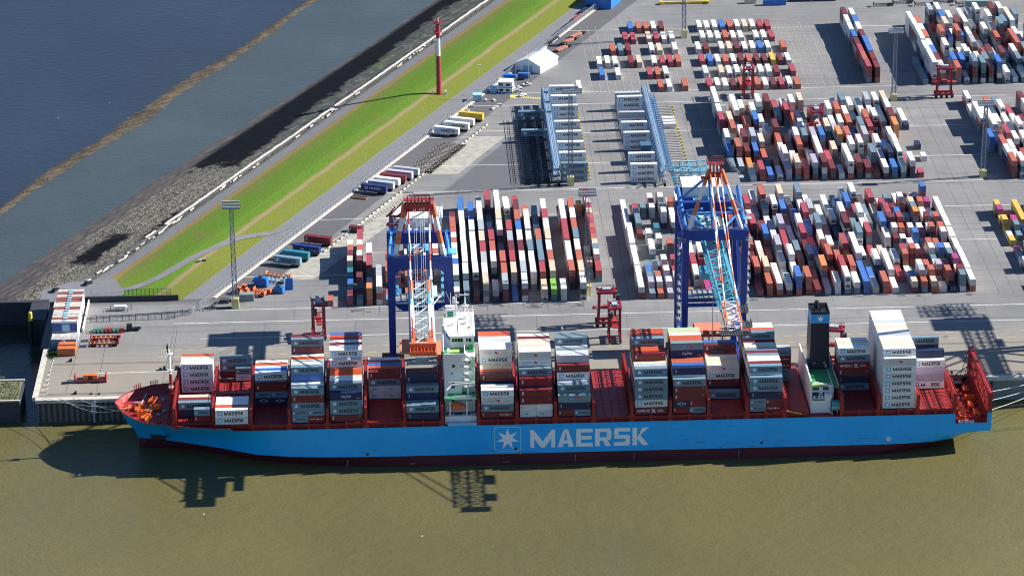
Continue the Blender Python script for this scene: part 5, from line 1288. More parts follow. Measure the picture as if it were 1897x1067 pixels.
def row(x, y0, spec, pitch=None, ft=40, wob=.08):
    """spec: pairs letter+tiers from the water side inland, '-' = empty slot."""
    pitch = pitch or (12.35 if ft == 40 else 6.2); y = y0; i = 0
    while i < len(spec):
        if spec[i] == '-': y += pitch; i += 1; continue
        column(x+random.uniform(-wob, wob), y, LOW[spec[i]], int(spec[i+1]), ft); y += pitch; i += 2
PX = 4.04
# --- block of straight rows behind the first crane
Bx = lambda k: -27.6+PX*k
random.seed(21)
for k, sp in {0: 'r1', 2: 'p1r1b1b1t2y3r3r3w3', 3: 'b1r1r3-y1r3w3r3w3p3r3', 4: 'v3b1l2-', 6: 'b1p1-r3r3r3r3', 8: 'o2p1o3p2o3-w3r2', 7: 'r1b1r2-w2r3', 9: 'k2l2p2o3w3--r2u2w3', 11: 'r1---w3w3o3w3w3', 12: 'b1-r2w3w3-l2w3r3', 13: 'w2b2w3w3u3w3w3w3r3w3r3r3r3r3w2'}.items():
    row(Bx(k), 87.5, sp, ft=20)
row(Bx(4), 87.5+25, 'r3w3'); row(Bx(5), 87.5, 'w3g3'); 
for k, sp in {10: '-r3w3r2b1w2o3w3', 14: 'b2w3w3w3w3w3w3b3b2', 15: 'r2w3w3w3w3w3b2u3', 16: 'y3w3g3r3y3g3w3w3w2', 17: 'l2-w3r3r3p2k1n1r3', 18: 'g3o3o3p1b1w3y3w3w3', 19: 'k1y3p3r3g3r3t2w3w2', 20: 'w3g3w3r3w3u3r3r3r2', 21: '-w3w3b3w3w3w3r2', 22: 'y2r3b3b3o3b2n2b2', 23: 'd2y3o3w3y3w3r3w3', 24: 'w2', 25: '-o3w3w3r3p3w3w3', 26: 'w3y3o3w3b3o3w3o3'}.items():
    row(Bx(k), 87.5, sp)
row(Bx(27)+.3, 87.5+24, 'k1y2b1y2l1', ft=20); row(Bx(27), 87.5+98, 'e2', ft=20)
row(Bx(28)-.4, 87.5+20, 'r2r2w3b3y3r3p3r3r3r3y3p3w3r3p3', ft=20)
# --- long mixed block to the right
Cx = lambda k: 101.6+PX*k
random.seed(33)
PAL = 'wwwwwwwwwwwwrrrrrrrrrbbbboonyyuugllpvwwwrr'
row(Cx(0), 87.5, 'w2w2w2w2w2w2w1w1w1')
random.seed(35)
row(Cx(1)+.6, 87.5, 'b1l2k2u2b2------r1b2b2n2r2', ft=20)
row(Cx(2), 87.5, 'o1w2o2w1-w1-w2w2-w2----b2w1-', ft=20); row(Cx(3), 87.5, 'l1w2b1w2o1w2---w2-t2---w2p2w2', ft=20)
row(Cx(4), 87.5, 'b1o1b1g1p1p2--r2----w3r1w2w3r2', ft=20); row(Cx(5), 87.5, 'r1-o1b1---w2-r1--w2w2w2o3w2', ft=20)
for k, sp in {6: '-w2r2w2w2-o1w2w2', 7: 'x1r1p1w2-b1w1w2r1', 8: '-p1r2--w2w2-w1', 9: '-o1---r1w2w2-', 10: 'b1w1o1-w1b1w1b2w2'}.items(): row(Cx(k), 87.5, sp)
random.seed(78)
for k in range(11, 33):
    sp = ''
    for j in range(9):
        u = random.random(); h = 1 if u < .27 else (2 if u < .70 else 3)
        if random.random() < .11: sp += '-'; continue
        sp += random.choice(PAL)+str(h)
    if k in (14, 22): sp = 'w2'+sp[2:]
    if k < 28: row(Cx(k)+1.1, 87.5, sp)
random.seed(81)
for k in range(28, 34):
    sp = ''
    for j in range(18):
        if random.random() < .2: sp += '-'; continue
        sp += random.choice(PAL+'xv')+random.choice('1122233')
    row(Cx(k)+1.1, 87.5, sp, ft=20)
row(Cx(34)+1.2, 87.5, 'w2w2w2w2w2w2w2w2'); 
# --- upper mixed block
Dx = lambda k: 159.6+PX*k
random.seed(52)
for k in range(20):
    sp = ''; 
    for j in range(8):
        if (k < 1 and j < 1) or (k == 19 and j in (2, 3)) or random.random() < .11: sp += '-'; continue
        u = random.random(); sp += random.choice(PAL)+('1' if u < .26 else '2' if u < .64 else '3')
    row(Dx(k), 224.8, sp)
row(Dx(0)-4.0, 237.2, 'b1b2w3-r3w3w3w3'); row(Dx(21)-.6, 290, 'n1w1w1w1', ft=20); row(245.3, 246, 'w1', ft=20); row(Dx(20), 224.8, 'r1', ft=20); row(245, 262, 'n1', ft=20)
# --- right-hand blocks
random.seed(63)
for k in range(8):
    sp = ''
    for j in range(8):
        if (k < 2 and j < 2 and random.random() < .5) or random.random() < .12: sp += '-'; continue
        sp += random.choice(PAL)+random.choice('1222333')
    row(278.5+PX*k, 221.5+(10 if k == 0 else 0), sp)
random.seed(64)
for k in range(9):
    sp = ''
    for j in range(12 if k == 0 else 15):
        if random.random() < .08: sp += '-'; continue
        sp += random.choice('eeeebbwnkewrx')+random.choice('1122')
    row(266.5+PX*k, 88+(19 if k == 0 else 0), sp, ft=20)
# two long straight rows
random.seed(70)
row(236.0, 360.5, 'r3r3r3r3u3g3w3r3'[0:16].replace('g', 'w')); row(240.3, 360.5, 'r3s3u3u3r3w3u3w3'[0:16])
# far right block: tall white wall and mixed rows behind
row(263.6, 355.5, 'b1b1b1'); row(268.0, 357, 'w4w4w4w4w4w4w4'); row(272.2, 357, 'w3r3u3w3o3w3r3')
random.seed(75)
for k in range(3, 15):
    sp = ''
    for j in range(8):
        if random.random() < .06: sp += '-'; continue
        sp += random.choice('wwwwwoorrrbbuyg')+('4' if random.random() < .3 else random.choice('1233'))
    row(268+PX*k, 356.5, sp)
# --- single-layer group, placed box by box (x, row)
random.seed(80)
RY = (354.5, 374.0, 392.5, 412.3, 430.9, 448.8)
from_w = {0: [(92.0, 'w'), (132.3, 'o'), (136.6, 'w'), (144.4, 'r')], 1: [(104.6, 'u'), (112.7, 'w'), (128.6, 'r'), (132.5, 'o'), (136.6, 'w')],
          2: [(104.6, 'w'), (108.7, 'w'), (112.6, 'w'), (120.7, 's'), (124.6, 'y'), (132.3, 'w'), (136.4, 'r'), (140.3, 'p'), (144.4, 'r')],
          3: [(112.7, 'o'), (116.7, 'b'), (120.7, 's'), (132.6, 'w'), (136.6, 'y'), (144.5, 'w')], 4: [(120.6, 'p'), (124.6, 'p'), (132.6, 'y'), (136.6, 'p'), (140.4, 'w'), (144.5, 'w')],
          5: [(124.4, 'u'), (128.7, 'o'), (132.6, 'o'), (136.5, 'w'), (140.5, 'r')]}
for j, L in from_w.items():
    for x, c in L: column(x, RY[j]-1, LOW[c], 1, 40)
rows_r = {0: [(0, 'r'), (1, 'w'), (2, 'w'), (3, 'r'), (4, 'o'), (5, 'w'), (6, 'o'), (7, 'w'), (8, 'r'), (9, 'r'), (10, 'w'), (11, 'r')], 1: [(0, 'w'), (2, 'y'), (3, 'w'), (4, 'w'), (5, 'w'), (6, 'w'), (7, 'w'), (8, 'w'), (9, 's'), (11, 'r')],
          2: [(0, 'r'), (1, 'u'), (2, 'w'), (3, 'o'), (4, 'w'), (5, 'r'), (6, 'o'), (7, 'r'), (8, 'r'), (9, 'e'), (10, 'r'), (11, 'w')], 3: [(0, 'w'), (1, 'r'), (3, 'w'), (4, 'y'), (5, 'r'), (6, 'w'), (7, 'w'), (8, 'u'), (9, 'w'), (11, 'r')],
          4: [(1, 'w'), (2, 'w'), (3, 'w'), (4, 'o'), (5, 'w'), (6, 'w'), (8, 'w'), (9, 'w'), (10, 'r')], 5: [(1, 'w'), (2, 'w'), (3, 'w'), (4, 'u'), (5, 'o'), (6, 'w'), (7, 'y'), (8, 'w'), (9, 'r'), (10, 'p')]}
for j, L in rows_r.items():
    for i, c in L: column(156.5+3.96*i, RY[j]-1, LOW[c], 1, 40)
# shadow-side clutter at the top edge
# ================================================================ REFRIGERATED RACKS
def rack(x0, x1, y0, y1, ys, top, label, posts=True):
    t = thing('reefer_rack', label, 'container rack', (0, 0, 0), 0, 'refrigerated container racks')
    mb = MB(); n = int((y1-y0)/2.6)
    for i in range(n+1):
        y = y0+(y1-y0)*i/n
        for x in (x0, x1): mb.bar((x, y, 0), (x, y, top+1.1), .2)
        if i < n:
            yb = y0+(y1-y0)*(i+1)/n
            if i % 4 == 0: mb.bar((x0, y, 0), (x0, yb, 3), .12); mb.bar((x1, y, 3), (x1, yb, 6), .12)
    mb.build('post', paint('rack_blue', (.13, .24, .40), .5, .15, .2), t)
    for z in (2.9, 5.8, top):
        MB().box(x0, x1, y0, y1, z-.1, z).build('walkway', paint('walkway_blue', (.22, .34, .48), .55, .2, .25), t)
        mb = MB()
        for x in (x0, x1): rail(mb, [(x, y0, z), (x, y1, z)], 1.05, .09, 2.6)
        mb.build('railing', paint('rack_blue', (.13, .24, .40)), t)
    mb = MB()
    for i in range(n*2):
        y = y0+(y1-y0)*i/(n*2); mb.box(x0+.3, x0+.7, y, y+.5, top, top+.9)
    mb.build('socket_box', GALV, t, kind='stuff')
    mb = MB(); stairs(mb, x1-.6, y0-2.4, 0, top); mb.build('stair', GREY, t)
    return t
rl = rack(72.3, 75.3, 228, 338, None, 8.7, 'tall blue steel rack left of the white refrigerated container stacks')
rr_ = rack(120.9, 123.4, 225, 337, None, 8.7, 'tall blue steel rack right of the white refrigerated container stacks')
mb = MB()
def frames(mb, x0, x1, y0, y1, step, top):
    y = y0
    while y < y1:
        for x in (x0, (x0+x1)/2, x1):
            mb.bar((x, y, 0), (x, y, top), .22)
        for z in (1.5, top): mb.bar((x0, y, z), (x1, y, z), .16)
        y += step
    for x in (x0, x1):
        for z in (1.5, top): mb.bar((x, y0, z), (x, y1, z), .14)
    return mb
frames(mb, 57.6, 71.6, 228, 316, 2.75, 3.0)
for k in range(5):
    x = 59+k*2.9; mb.bar((x, 228, 3.0), (x, 316, 3.0), .1)
t = thing('empty_rack', 'dark empty lattice of rack frames left of the blue rack', 'container rack', (0, 0, 0), 0)
mb.build('frame', paint('rack_dark', (.03, .05, .09), .6, .2, .2), t)
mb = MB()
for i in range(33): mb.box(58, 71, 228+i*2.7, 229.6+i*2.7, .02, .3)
mb.build('floor_skid', BLACK, t)  # black floor colour carries the shade of the tall reefer stacks
mb = MB()
for i in range(40): mb.box(124.2, 126.8, 226+i*2.75, 227.3+i*2.75, 5.7, 5.85).bar((126.8, 226+i*2.75, 0), (126.8, 226+i*2.75, 7), .18)
for z in (3, 5.8, 6.9): mb.bar((126.8, 226, z), (126.8, 334, z), .12)
for i in range(36): mb.bar((124, 227.5+i*2.95, 5.8), (127, 227.5+i*2.95, 3.0), .2, .5)
t2 = thing('stepped_rack', 'pale blue stepped gangway rack right of the right refrigerated row', 'container rack', (0, 0, 0)); mb.build('frame', paint('rack_blue', (.13, .24, .40)), t2)
mb = MB()
for i in range(46): mb.box(128, 134.6, 227+i*2.3, 227.4+i*2.3, .02, .35)
mb.build('floor_skid', CONC, t2)
gp = MB().box(-.4, .4, -.3, .3, 0, 1.0).mesh('guard_post', YELLOW)
for i in range(23): link('guard_post', gp, t2, (135.4, 227.9+i*4.6, 0)); link('guard_post', gp, rl, (89.2, 231.3+i*4.6, 0))
RTW = ['bottom', 'second', 'third', 'fourth']
RSL = ['nearest slot', 'second slot', 'third slot', 'fourth slot', 'fifth slot', 'sixth slot', 'seventh slot', 'farthest slot']
def reefers(x, y0, pitch, spec, side, dx=0):
    for i, s_ in enumerate(spec):
        z = .25
        for j, c in enumerate(s_):
            if c != '.':
                vis = j >= len(s_)-3
                if vis: container(c, x+dx*i, y0+pitch*i, z, 40, '%s refrigerated box, %s up, %s of the %s rack' % ({'A': 'white star-marked', 'H': 'white red-pennant', 'M': 'grey-blue star-marked', 'W': 'plain white', 'K': 'light grey'}[c], RTW[j], RSL[i], side), 'refrigerated containers in the racks')
                else: bulk(c, x+dx*i, y0+pitch*i, z, 40)
            z += HC+.03
reefers(82.0, 230.4, 14.4, ['MMM', 'AHA', 'AAA', 'AHA', 'AKA', 'AAAA', 'AAAA', 'AAAA'], 'left')
reefers(113.6, 227.2, 14.4, ['AAA', 'KAA', '', 'AAA', 'KAA', 'AAK', 'AAAA', 'KKK'], 'right')
for (x, y, l) in ((66.4, 285.0, 'grey-blue star-marked container alone in the near part of the dark empty rack'), (66.1, 312.0, 'grey-blue star-marked container alone in the far part of the dark empty rack')): container('M', x, y, 3.1, 40, l, 'refrigerated containers in the racks')
for k in range(3): container('W', 131.8, 300+k*4.2, 0, 20, 'short white container, %s of three beside the right rack' % ('nearest', 'middle', 'farthest')[k], 'short white boxes beside the rack')
o = container('W', 139.5, 226.5, 0, 20, 'short white tank-like container alone at the near end of the stepped rack', 'short white boxes beside the rack', 0); o.scale = (1.9, 1, .9)
MB().poly([(-.5, -1.2, .6), (.5, -1.2, .6), (.5, -1.2, 1.8), (-.5, -1.2, 1.8)]).build('emblem', LETTER_D, o)
bb = MB().box(114, 119, 251, 257, 6.2, 9.0).build('blue_box', paint('slate_box', (.06, .13, .22), .5, .1, .1), label='slate-blue box resting in the empty slot of the right rack', cat='container')
# ================================================================ TRAILERS AND BOXES ALONG THE DIKE LANE
AN = math.radians(-21)
def chassis(x, y, rot, label, L=12.4):
    t = thing('container_trailer', label, 'trailer', (x, y, 0), rot, 'trailers along the dike lane')
    mb = MB()
    for s_ in (-1, 1): mb.box(-L/2, L/2, s_*.75-.12, s_*.75+.12, .95, 1.2)
    for i in range(6): mb.box(-L/2+i*(L-.3)/5, -L/2+.3+i*(L-.3)/5, -1.2, 1.2, .96, 1.21)
    mb.build('frame', paint('trailer_frame', (.21, .185, .15), .6, .2, .3), t)
    for k in range(3):
        for s_ in (-1, 1): MB().tube((L/2-1.2-k*1.3, s_*1.05-.2, .5), (L/2-1.2-k*1.3, s_*1.05+.2, .5), .5, .5, 10).build('wheel', RUBBER, t)
    mb = MB()
    for s_ in (-1, 1): mb.bar((-L/2+2.4, s_*.7, 0), (-L/2+2.4, s_*.7, 1), .18)
    mb.build('landing_leg', GREY, t)
    return t
TR = [(-9.2, 220.2, 'U', 'hanjin'), (-6.0, 224.6, 'K', ''), (-3.4, 229.0, 'W', ''), (-.4, 233.4, 'R', ''), (2.6, 237.8, 'L', ''), (5.6, 242.0, 'K', ''),
      (25.4, 296.5, 'A', ''), (30.4, 303.2, 'A', ''), (33.0, 309.2, 'W', ''), (37.6, 317.0, 'E', ''), (-46.4, 134.3, 'M', ''), (-43.0, 140.6, 'T', ''), (-38.4, 147.0, 'U', 'ml'), (-33.6, 157.6, 'R', '')]
TL = ['deep blue white-lettered container on the nearest trailer of the six-trailer row', 'light grey container on the second trailer of the six-trailer row', 'white container on the third trailer of the six-trailer row', 'brick red container on the fourth trailer of the six-trailer row', 'lilac container on the fifth trailer of the six-trailer row', 'pale grey container on the farthest trailer of the six-trailer row',
      'white star-marked container nearest in the four-trailer row below the chimney', 'white star-marked container second in the four-trailer row below the chimney', 'plain white container third in the four-trailer row below the chimney', 'long mustard yellow container farthest in the row below the chimney',
      'grey star-marked container on a trailer beside the red tractors', 'teal blue container behind the grey trailer container near the mast', 'dark blue container with white print beside the brown one', 'brown-red container at the end of the near trailer row']
for (x, y, c, k), l in zip(TR, TL):
    w = chassis(x, y, AN, 'dark skeletal trailer carrying the '+' '.join(l.split()[:5]) if False else 'trailer under the '+l)
    o = container(c, x, y, 1.22, 40, l, 'containers parked on trailers', AN)
    if k == 'hanjin':
        mb = MB().add(shifted(font_mesh('HANJIN', 5.2, .95, .01), .8, YS, 1.4))
        for q in range(12):
            a0, a1 = math.tau*q/12, math.tau*(q+1)/12; mb.poly([(-3.4+.65*math.cos(a0), YS, 1.4+.65*math.sin(a0)), (-3.4+.65*math.cos(a1), YS, 1.4+.65*math.sin(a1)), (-3.4+.42*math.cos(a1), YS, 1.4+.42*math.sin(a1)), (-3.4+.42*math.cos(a0), YS, 1.4+.42*math.sin(a0))])
        mb.build('lettering', LETTER_W, o)
    if k == 'ml': MB().add(shifted(font_mesh('ML', 1.8, .9, .01), -1.6, YS, 1.4)).box(1.5, 4.5, YS-.01, YS, 1.2, 1.35).build('lettering', LETTER_W, o)
for i in range(12):
    x, y = 8.6+i*1.42, 247.0+i*3.05
    chassis(x+4, y, AN, 'empty dark trailer in the long empty rank, %s between the two loaded rows' % ORD[i])
o = container('R', -17.2, 172.6, 0, 20, 'small brown container standing alone on the paved strip by the dike lane', 'containers parked on trailers', AN)
fr = MB().box(-3.6, 3.6, -1.2, 1.2, 0, .3).box(-3.6, 3.6, -1.2, -1.0, .3, .8).box(-3.6, 3.6, 1.0, 1.2, .3, .8); fr.build('flat_rack', paint('rust_brown', (.30, .16, .09), .8, .2, .3), None, (-16, 214, 0), label='rusty flat rack lying on the paving just before the blue container', cat='flat rack').rotation_euler = (0, 0, AN)
blk = MB().box(-1.2, 1.2, -.3, .3, 0, .6).mesh('wheel_stop', CONC)
lane = thing('lane_barrier', 'low row of concrete blocks and pipe rail along the dike lane', 'barrier', (0, 0, 0))
for i in range(44):
    y = 150+i*3.7; link('concrete_block', blk, lane, (dline(y, -21.5), y, 0), 1.13)
mb = MB(); mb.bar((dline(150, -21.5), 150, .8), (dline(312, -21.5), 312, .8), .18); mb.build('pipe_rail', RUST, lane)
mb = MB()
for i in range(30):
    for q in (0, 1.2, 2.4): mb.box(-29+i*1.25+q*.4, -28.2+i*1.25+q*.4, 158+i*2.1-q, 158.6+i*2.1-q, 0, .05)
mb.build('slot_marks', JOINT, kind='structure')
PAVE = paint('old_paving', (.34, .33, .29), .9, .25, .35, .3)
MB().poly([(dline(118, -16.5), 118, .003), (dline(118, -31), 118, .003), (dline(219, -36), 219, .003), (dline(219, -22), 219, .003)]).poly([(dline(243, -22), 243, .003), (dline(243, -36), 243, .003), (dline(292, -36), 292, .003), (dline(292, -22), 292, .003)]).build('trailer_paving', PAVE, kind='structure')
# tractors and red terminal trailers near the mast
def tractor(x, y, rot, body, label):
    t = thing('terminal_tractor', label, 'tractor', (x, y, 0), rot, 'terminal tractors')
    MB().box(-3, 3, -.9, .9, .7, 1.15).build('chassis', body, t)
    c = MB().hexa([(-3, -1.1, 1.15), (-.6, -1.1, 1.15), (-.6, 1.1, 1.15), (-3, 1.1, 1.15), (-2.7, -1.0, 2.9), (-.7, -1.0, 2.9), (-.7, 1.0, 2.9), (-2.7, 1.0, 2.9)]).build('cab', body, t)
    MB().box(-2.2, -1.0, -1.12, -1.04, 1.9, 2.7).box(-.68, -.6, -.9, .9, 1.9, 2.7).build('window', GLASS, c)
    for a in (-2, 1.6):
        for s_ in (-1, 1): MB().tube((a, s_*1.0-.25, .55), (a, s_*1.0+.25, .55), .55, .55, 10).build('wheel', RUBBER, t)
    MB().box(.6, 2.4, -.5, .5, 1.15, 1.4).build('fifth_wheel', BLACK, t)
    return t
tractor(-64.6, 103.5, AN, CRORANGE, 'orange-red terminal tractor parked nearest the light mast base')
tractor(-62.4, 106.0, AN, CRORANGE, 'orange-red terminal tractor parked second from the light mast base')
def flatbed(x, y, rot, label, m, L=11):
    t = thing('terminal_trailer', label, 'trailer', (x, y, 0), rot, 'terminal trailers')
    mb = MB().box(-L/2, L/2, -1.25, -.95, .9, 1.25).box(-L/2, L/2, .95, 1.25, .9, 1.25)
    for i in range(7): mb.box(-L/2+i*(L-.3)/6, -L/2+.3+i*(L-.3)/6, -.95, .95, .92, 1.2)
    mb.build('bed', m, t)
    MB().box(L/2-.3, L/2, -1.25, 1.25, 1.25, 2.5).build('end_frame', m, t); MB().box(-L/2, -L/2+.3, -1.25, 1.25, 1.25, 2.3).build('end_frame', m, t)
    for k in range(2):
        for s_ in (-1, 1): MB().tube((L/2-1-k*1.5, s_*1.0-.25, .5), (L/2-1-k*1.5, s_*1.0+.25, .5), .5, .5, 10).build('wheel', RUBBER, t)
    return t
flatbed(-58.6, 101.2, AN, 'orange-red low trailer behind the nearest orange tractor', CRORANGE, 8); flatbed(-56.2, 104.0, AN, 'orange-red low trailer behind the second orange tractor', CRORANGE, 8)
def genset(x, y, label, h=3.6, L=6):
    t = thing('power_unit', label, 'machine', (x, y, 0), AN, 'blue machines by the trailers')
    MB().box(-L/2, L/2, -1.4, 1.4, .3, h).box(-L/2+.4, L/2-.4, -1.2, 1.2, h, h+.25).build('housing', BOXBLUE, t)
    MB().box(-L/2-.1, L/2+.1, -1.5, 1.5, 0, .29).build('skid', DKGREY, t); MB().tube((0, 0, h+.7), (0, 0, h+1.3), .35, .35, 8).box(-.8, .8, -.8, .8, h+.25, h+.7).build('exhaust_box', DKGREY, t)
    return t
genset(-57.0, 112.0, 'large blue machine housing behind the red tractors'); genset(-49.2, 104.0, 'smaller blue machine housing right of the red trailers', 2.6, 4)
mb = MB()
for i in range(4): mb.box(-46.8+i*.1, -43.6, 106.5+i, 107.2+i, 0, 5.2-i*.8)
mb.build('blue_gantry', BOXBLUE, label='upright blue steel frame standing between trailers', cat='frame')
flatbed(-52.2, 116.0, AN, 'white and blue empty trailer behind the blue machines', SKYBLUE, 11.6); flatbed(-50.0, 121.0, AN, 'rusty orange trailer in front of the grey container', paint('rust_orange', (.45, .16, .08), .7, .2, .3), 11.6)
MB().box(-3, 3, -1.6, 1.6, 0, 3.0).build('mast_cabin', paint('drab_box', (.20, .24, .25), .6, .15, .2), None, (-62.6, 96.6, 0), label='small drab cabin standing beside the light mast base', cat='cabin')
mb = MB().box(-80, -69, 88, 88.5, .1, .5).bar((-79, 88, .4), (-73.5, 95.4, .6), .3).bar((-76.4, 87.8, .2), (-73, 93.8, 2.4), .35).box(-73.6, -70, 93, 95.6, 0, 1.7); mb.build('barrier_arm', DKGREY, label='dark barrier arm and blocks at the foot of the dike fence mast', cat='barrier')
# ================================================================ FENCES, BUILDINGS, VEHICLES BY THE DIKE
def fence(name, label, pts, h, step, mat, wires=5, zf=0.0, mesh_=True):
    t = thing(name, label, 'fence', (0, 0, 0), 0)
    px = MB().box(-.11, .11, -.11, .11, 0, h).mesh('post', mat); k = 0
    for a, b_ in zip(pts, pts[1:]):
        a, b_ = V3((*a, zf)), V3((*b_, zf)); n = max(1, int((b_-a).length/step))
        for i in range(n+1):
            if k < 300: link('post', px, t, tuple(a.lerp(b_, i/n)))
            k += 1
        mb = MB()
        for w in range(wires): z = h*(w+.5)/wires; mb.bar(a+Vector((0, 0, z)), b_+Vector((0, 0, z)), .05)
        mb.bar(a+Vector((0, 0, h)), b_+Vector((0, 0, h)), .07)
        m = int((b_-a).length/.55)
        for i in range(m): q = a.lerp(b_, i/m); mb.bar(q, q+Vector((0, 0, h)), .05)
        mb.build('mesh_panel', mat, t)
    return t
F = lambda y, d=-1.7: (dline(y, d), y)
fence('dike_fence', 'long grey security fence running along the kerb below the grass dike', [F(81.5), F(200), F(340), F(560)], 2.6, 2.6, paint('fence_grey', (.46, .47, .50), .5, .1, .1), 6, .44)
fence('yard_fence', 'dark mesh fence around the small yard behind the red trailers', [(-126, 76.2), (-91.6, 78.4), (-88.4, 81.4)], 2.8, 2.5, paint('fence_dark', (.06, .065, .08), .5, .1, .1), 6)
fence('green_fence', 'tall green mesh fence on the wall at the foot of the grass', [(-113.4, 98.6), (-94.4, 98.9)], 5.0, 1.7, paint('fence_green', (.03, .11, .07), .5, .1, .1), 8, .2)
fence('wall_fence', 'low dark fence left of the tall green fence', [(-129, 98.4), (-113.6, 98.6)], 2.4, 2.4, paint('fence_green', (.03, .11, .07)), 6, .2)
MB().box(-130, -91, 97.7, 98.3, -.2, 2.4).build('retaining_wall', SHEET, label='dark low retaining wall between the small yard and the grass', cat='wall')
MB().box(-128.4, -127.9, 66, 97, 0, 1.7).build('side_wall', CONC, label='pale narrow wall beside the blue and white building', cat='wall')
tk = thing('gas_tank', 'white horizontal gas tank on the small yard behind the fence', 'tank', (-114.6, 88.6, 0))
mb = MB().tube((-2.4, 0, 1.5), (2.4, 0, 1.5), .95, .95, 14).tube((-2.9, 0, 1.5), (-2.4, 0, 1.5), .5, .95, 14).tube((2.4, 0, 1.5), (2.9, 0, 1.5), .95, .5, 14); mb.build('tank_body', WHITE, tk)
MB().box(-1.6, -1.2, -.7, .7, 0, .8).box(1.2, 1.6, -.7, .7, 0, .8).build('saddle', GREY, tk)
mb = MB(); rail(mb, [(-4, -2, 0), (4.6, -2, 0), (4.6, 2, 0), (-4, 2, 0), (-4, -2, 0)], 1.8, .08, 1.6); mb.build('guard_rail', DKGREY, tk)
# workshop made of stacked site containers
ws = thing('workshop_building', 'stacked container workshop with rusty ribbed roofs and blue front, left quay end', 'building', (0, 0, 0))
ROOFW = paint('weathered_roof', (.50, .46, .42), .8, .3, .6, .5); ROOFR = paint('rusty_roof', (.22, .07, .06), .8, .3, .5, .5)
WSB = paint('workshop_blue', (.04, .09, .30), .5, .12, .15)
mb = MB().box(-139.6, -129.4, 57, 92, 0, 8.0); mb.build('wall', paint('workshop_wall', (.60, .61, .66), .6, .12, .2), ws)
for i in range(13):
    MB().box(-139.8, -129.2, 57.2+i*2.68, 59.7+i*2.68, 8.0, 8.35+(.12 if i % 3 == 0 else 0)).build('roof_panel', ROOFR if i in (1, 5, 8, 9, 11) else ROOFW, ws)
    MB().box(-135.2, -133.6, 57.6+i*2.68, 58.9+i*2.68, 8.5, 8.75).build('roof_light', SKYBLUE, ws)
MB().box(-139.62, -129.38, 56.8, 56.99, 4.4, 8.0).build('front_panel', WSB, ws)
MB().box(-135.4, -132.4, 56.7, 56.79, 4.6, 7.6).build('window', SKYBLUE, ws)
MB().box(-139.4, -129.6, 50, 56.78, 3.6, 3.9).build('canopy_roof', ROOFW, ws)
MB().box(-139.5, -129.5, 50.2, 56.7, 0, 3.55).build('front_annex', paint('annex_blue', (.13, .24, .36), .6, .15, .2), ws)
mb = MB(); mb.bar((-135.2, 49.6, 3.9), (-131.2, 49.6, .3), .2, .9); rail(mb, [(-139.4, 50.1, 3.9), (-129.6, 50.1, 3.9)], 1, .08, 1.6); mb.build('stair', SKYBLUE, ws)
MB().box(-143.8, -141.0, 50, 92, -1.2, .6).build('gutter', DKGREY, ws)
for k in range(2):
    MB().box(-3.6, 3.6, -1.6, 1.6, .2, 3.0).box(-3.4, 3.4, -1.4, 1.4, 3.0, 3.2).box(-3.7, 3.7, -1.75, -1.6, .8, 1.0).box(-3.7, 3.7, -1.75, -1.6, 2.2, 2.4).build('orange_frame_box', paint('unit_orange', (.50, .14, .05), .7, .2, .35), None, (-132.8, 43.4+k*4.4, 0), label=('nearer' if k == 0 else 'farther')+' of two rusty orange equipment boxes in front of the workshop', cat='equipment box', group='orange equipment boxes')
GR_ = paint('weed_patch', (.06, .11, .02), .9, .3, .3, 1.5)
mb = MB(); random.seed(9)
for i in range(900):
    x, y = random.gauss(-138.4, 1.1), random.gauss(44, 2.2); h = random.uniform(.2, .9); a = random.random()*6.28
    mb.poly([(x, y, 0), (x+.25*math.cos(a), y+.25*math.sin(a), 0), (x+random.uniform(-.2, .2), y+random.uniform(-.2, .2), h)])
mb.build('weeds', GR_, kind='stuff')
mb = MB(); random.seed(10)
for i in range(1600):
    x, y = random.uniform(-168, -148.5), random.uniform(2, 19); h = random.uniform(.2, .7); a = random.random()*6.28
    mb.poly([(x, y, -.8), (x+.3*math.cos(a), y+.3*math.sin(a), -.8), (x, y, -.8+h)])
mb.build('pier_grass', GR_, kind='stuff')
p_ = thing('mooring_pile', 'dark steel mooring pile with yellow cap standing in the left basin', 'mooring pile', (-150.5, 78, 0))
MB().tube((0, 0, -11.5), (0, 0, .6), .7, .7, 12).build('shaft', BLACK, p_); MB().tube((0, 0, .6), (0, 0, 4.2), .85, .85, 12).tube((0, 0, 4.2), (0, 0, 4.7), .85, .3, 12).build('cap', YELLOW, p_)
# hose on the quay, drum bits, cage pallets
mb = MB(); pts = []
for i in range(60): pts.append((-138.6+2.6*math.sin(i*.9)*max(0, (25-i)/60+.2)+i*.02, 4+i*.7, .15))
for a, b_ in zip(pts, pts[1:]): mb.tube(a, b_, .09, .09, 4, 0, False)
mb.build('loose_hose', ROPE, label='pale hose snaking along the left edge of the quay', cat='hose')
sp_ = thing('container_spreader', 'long red container spreader lying on the quay left of the bow', 'spreader', (-121.0, 15.8, 0))
MB().box(-6.0, 6.0, -1.2, 1.2, .5, 1.6).build('beam', CRRED, sp_)
MB().box(-6.3, -5.8, -1.3, 1.3, 0, 3.4).build('end_frame', CRRED, sp_); MB().box(5.8, 6.3, -1.3, 1.3, 0, 3.6).build('end_frame', CRRED, sp_)
MB().box(-2.8, 2.8, -1.0, 1.0, 1.6, 3.2).build('machinery_cover', LIFEB, sp_)
MB().box(-.9, .8, -1.25, -1.05, 1.2, 2.8).build('control_box', BLACK, sp_)
mb = MB()
for i in range(6): mb.bar((-5.6+i*.7-(0 if i < 4 else -7), -1.25, .5), (-5.2+i*.7-(0 if i < 4 else -7), -1.25, 1.6), .16)
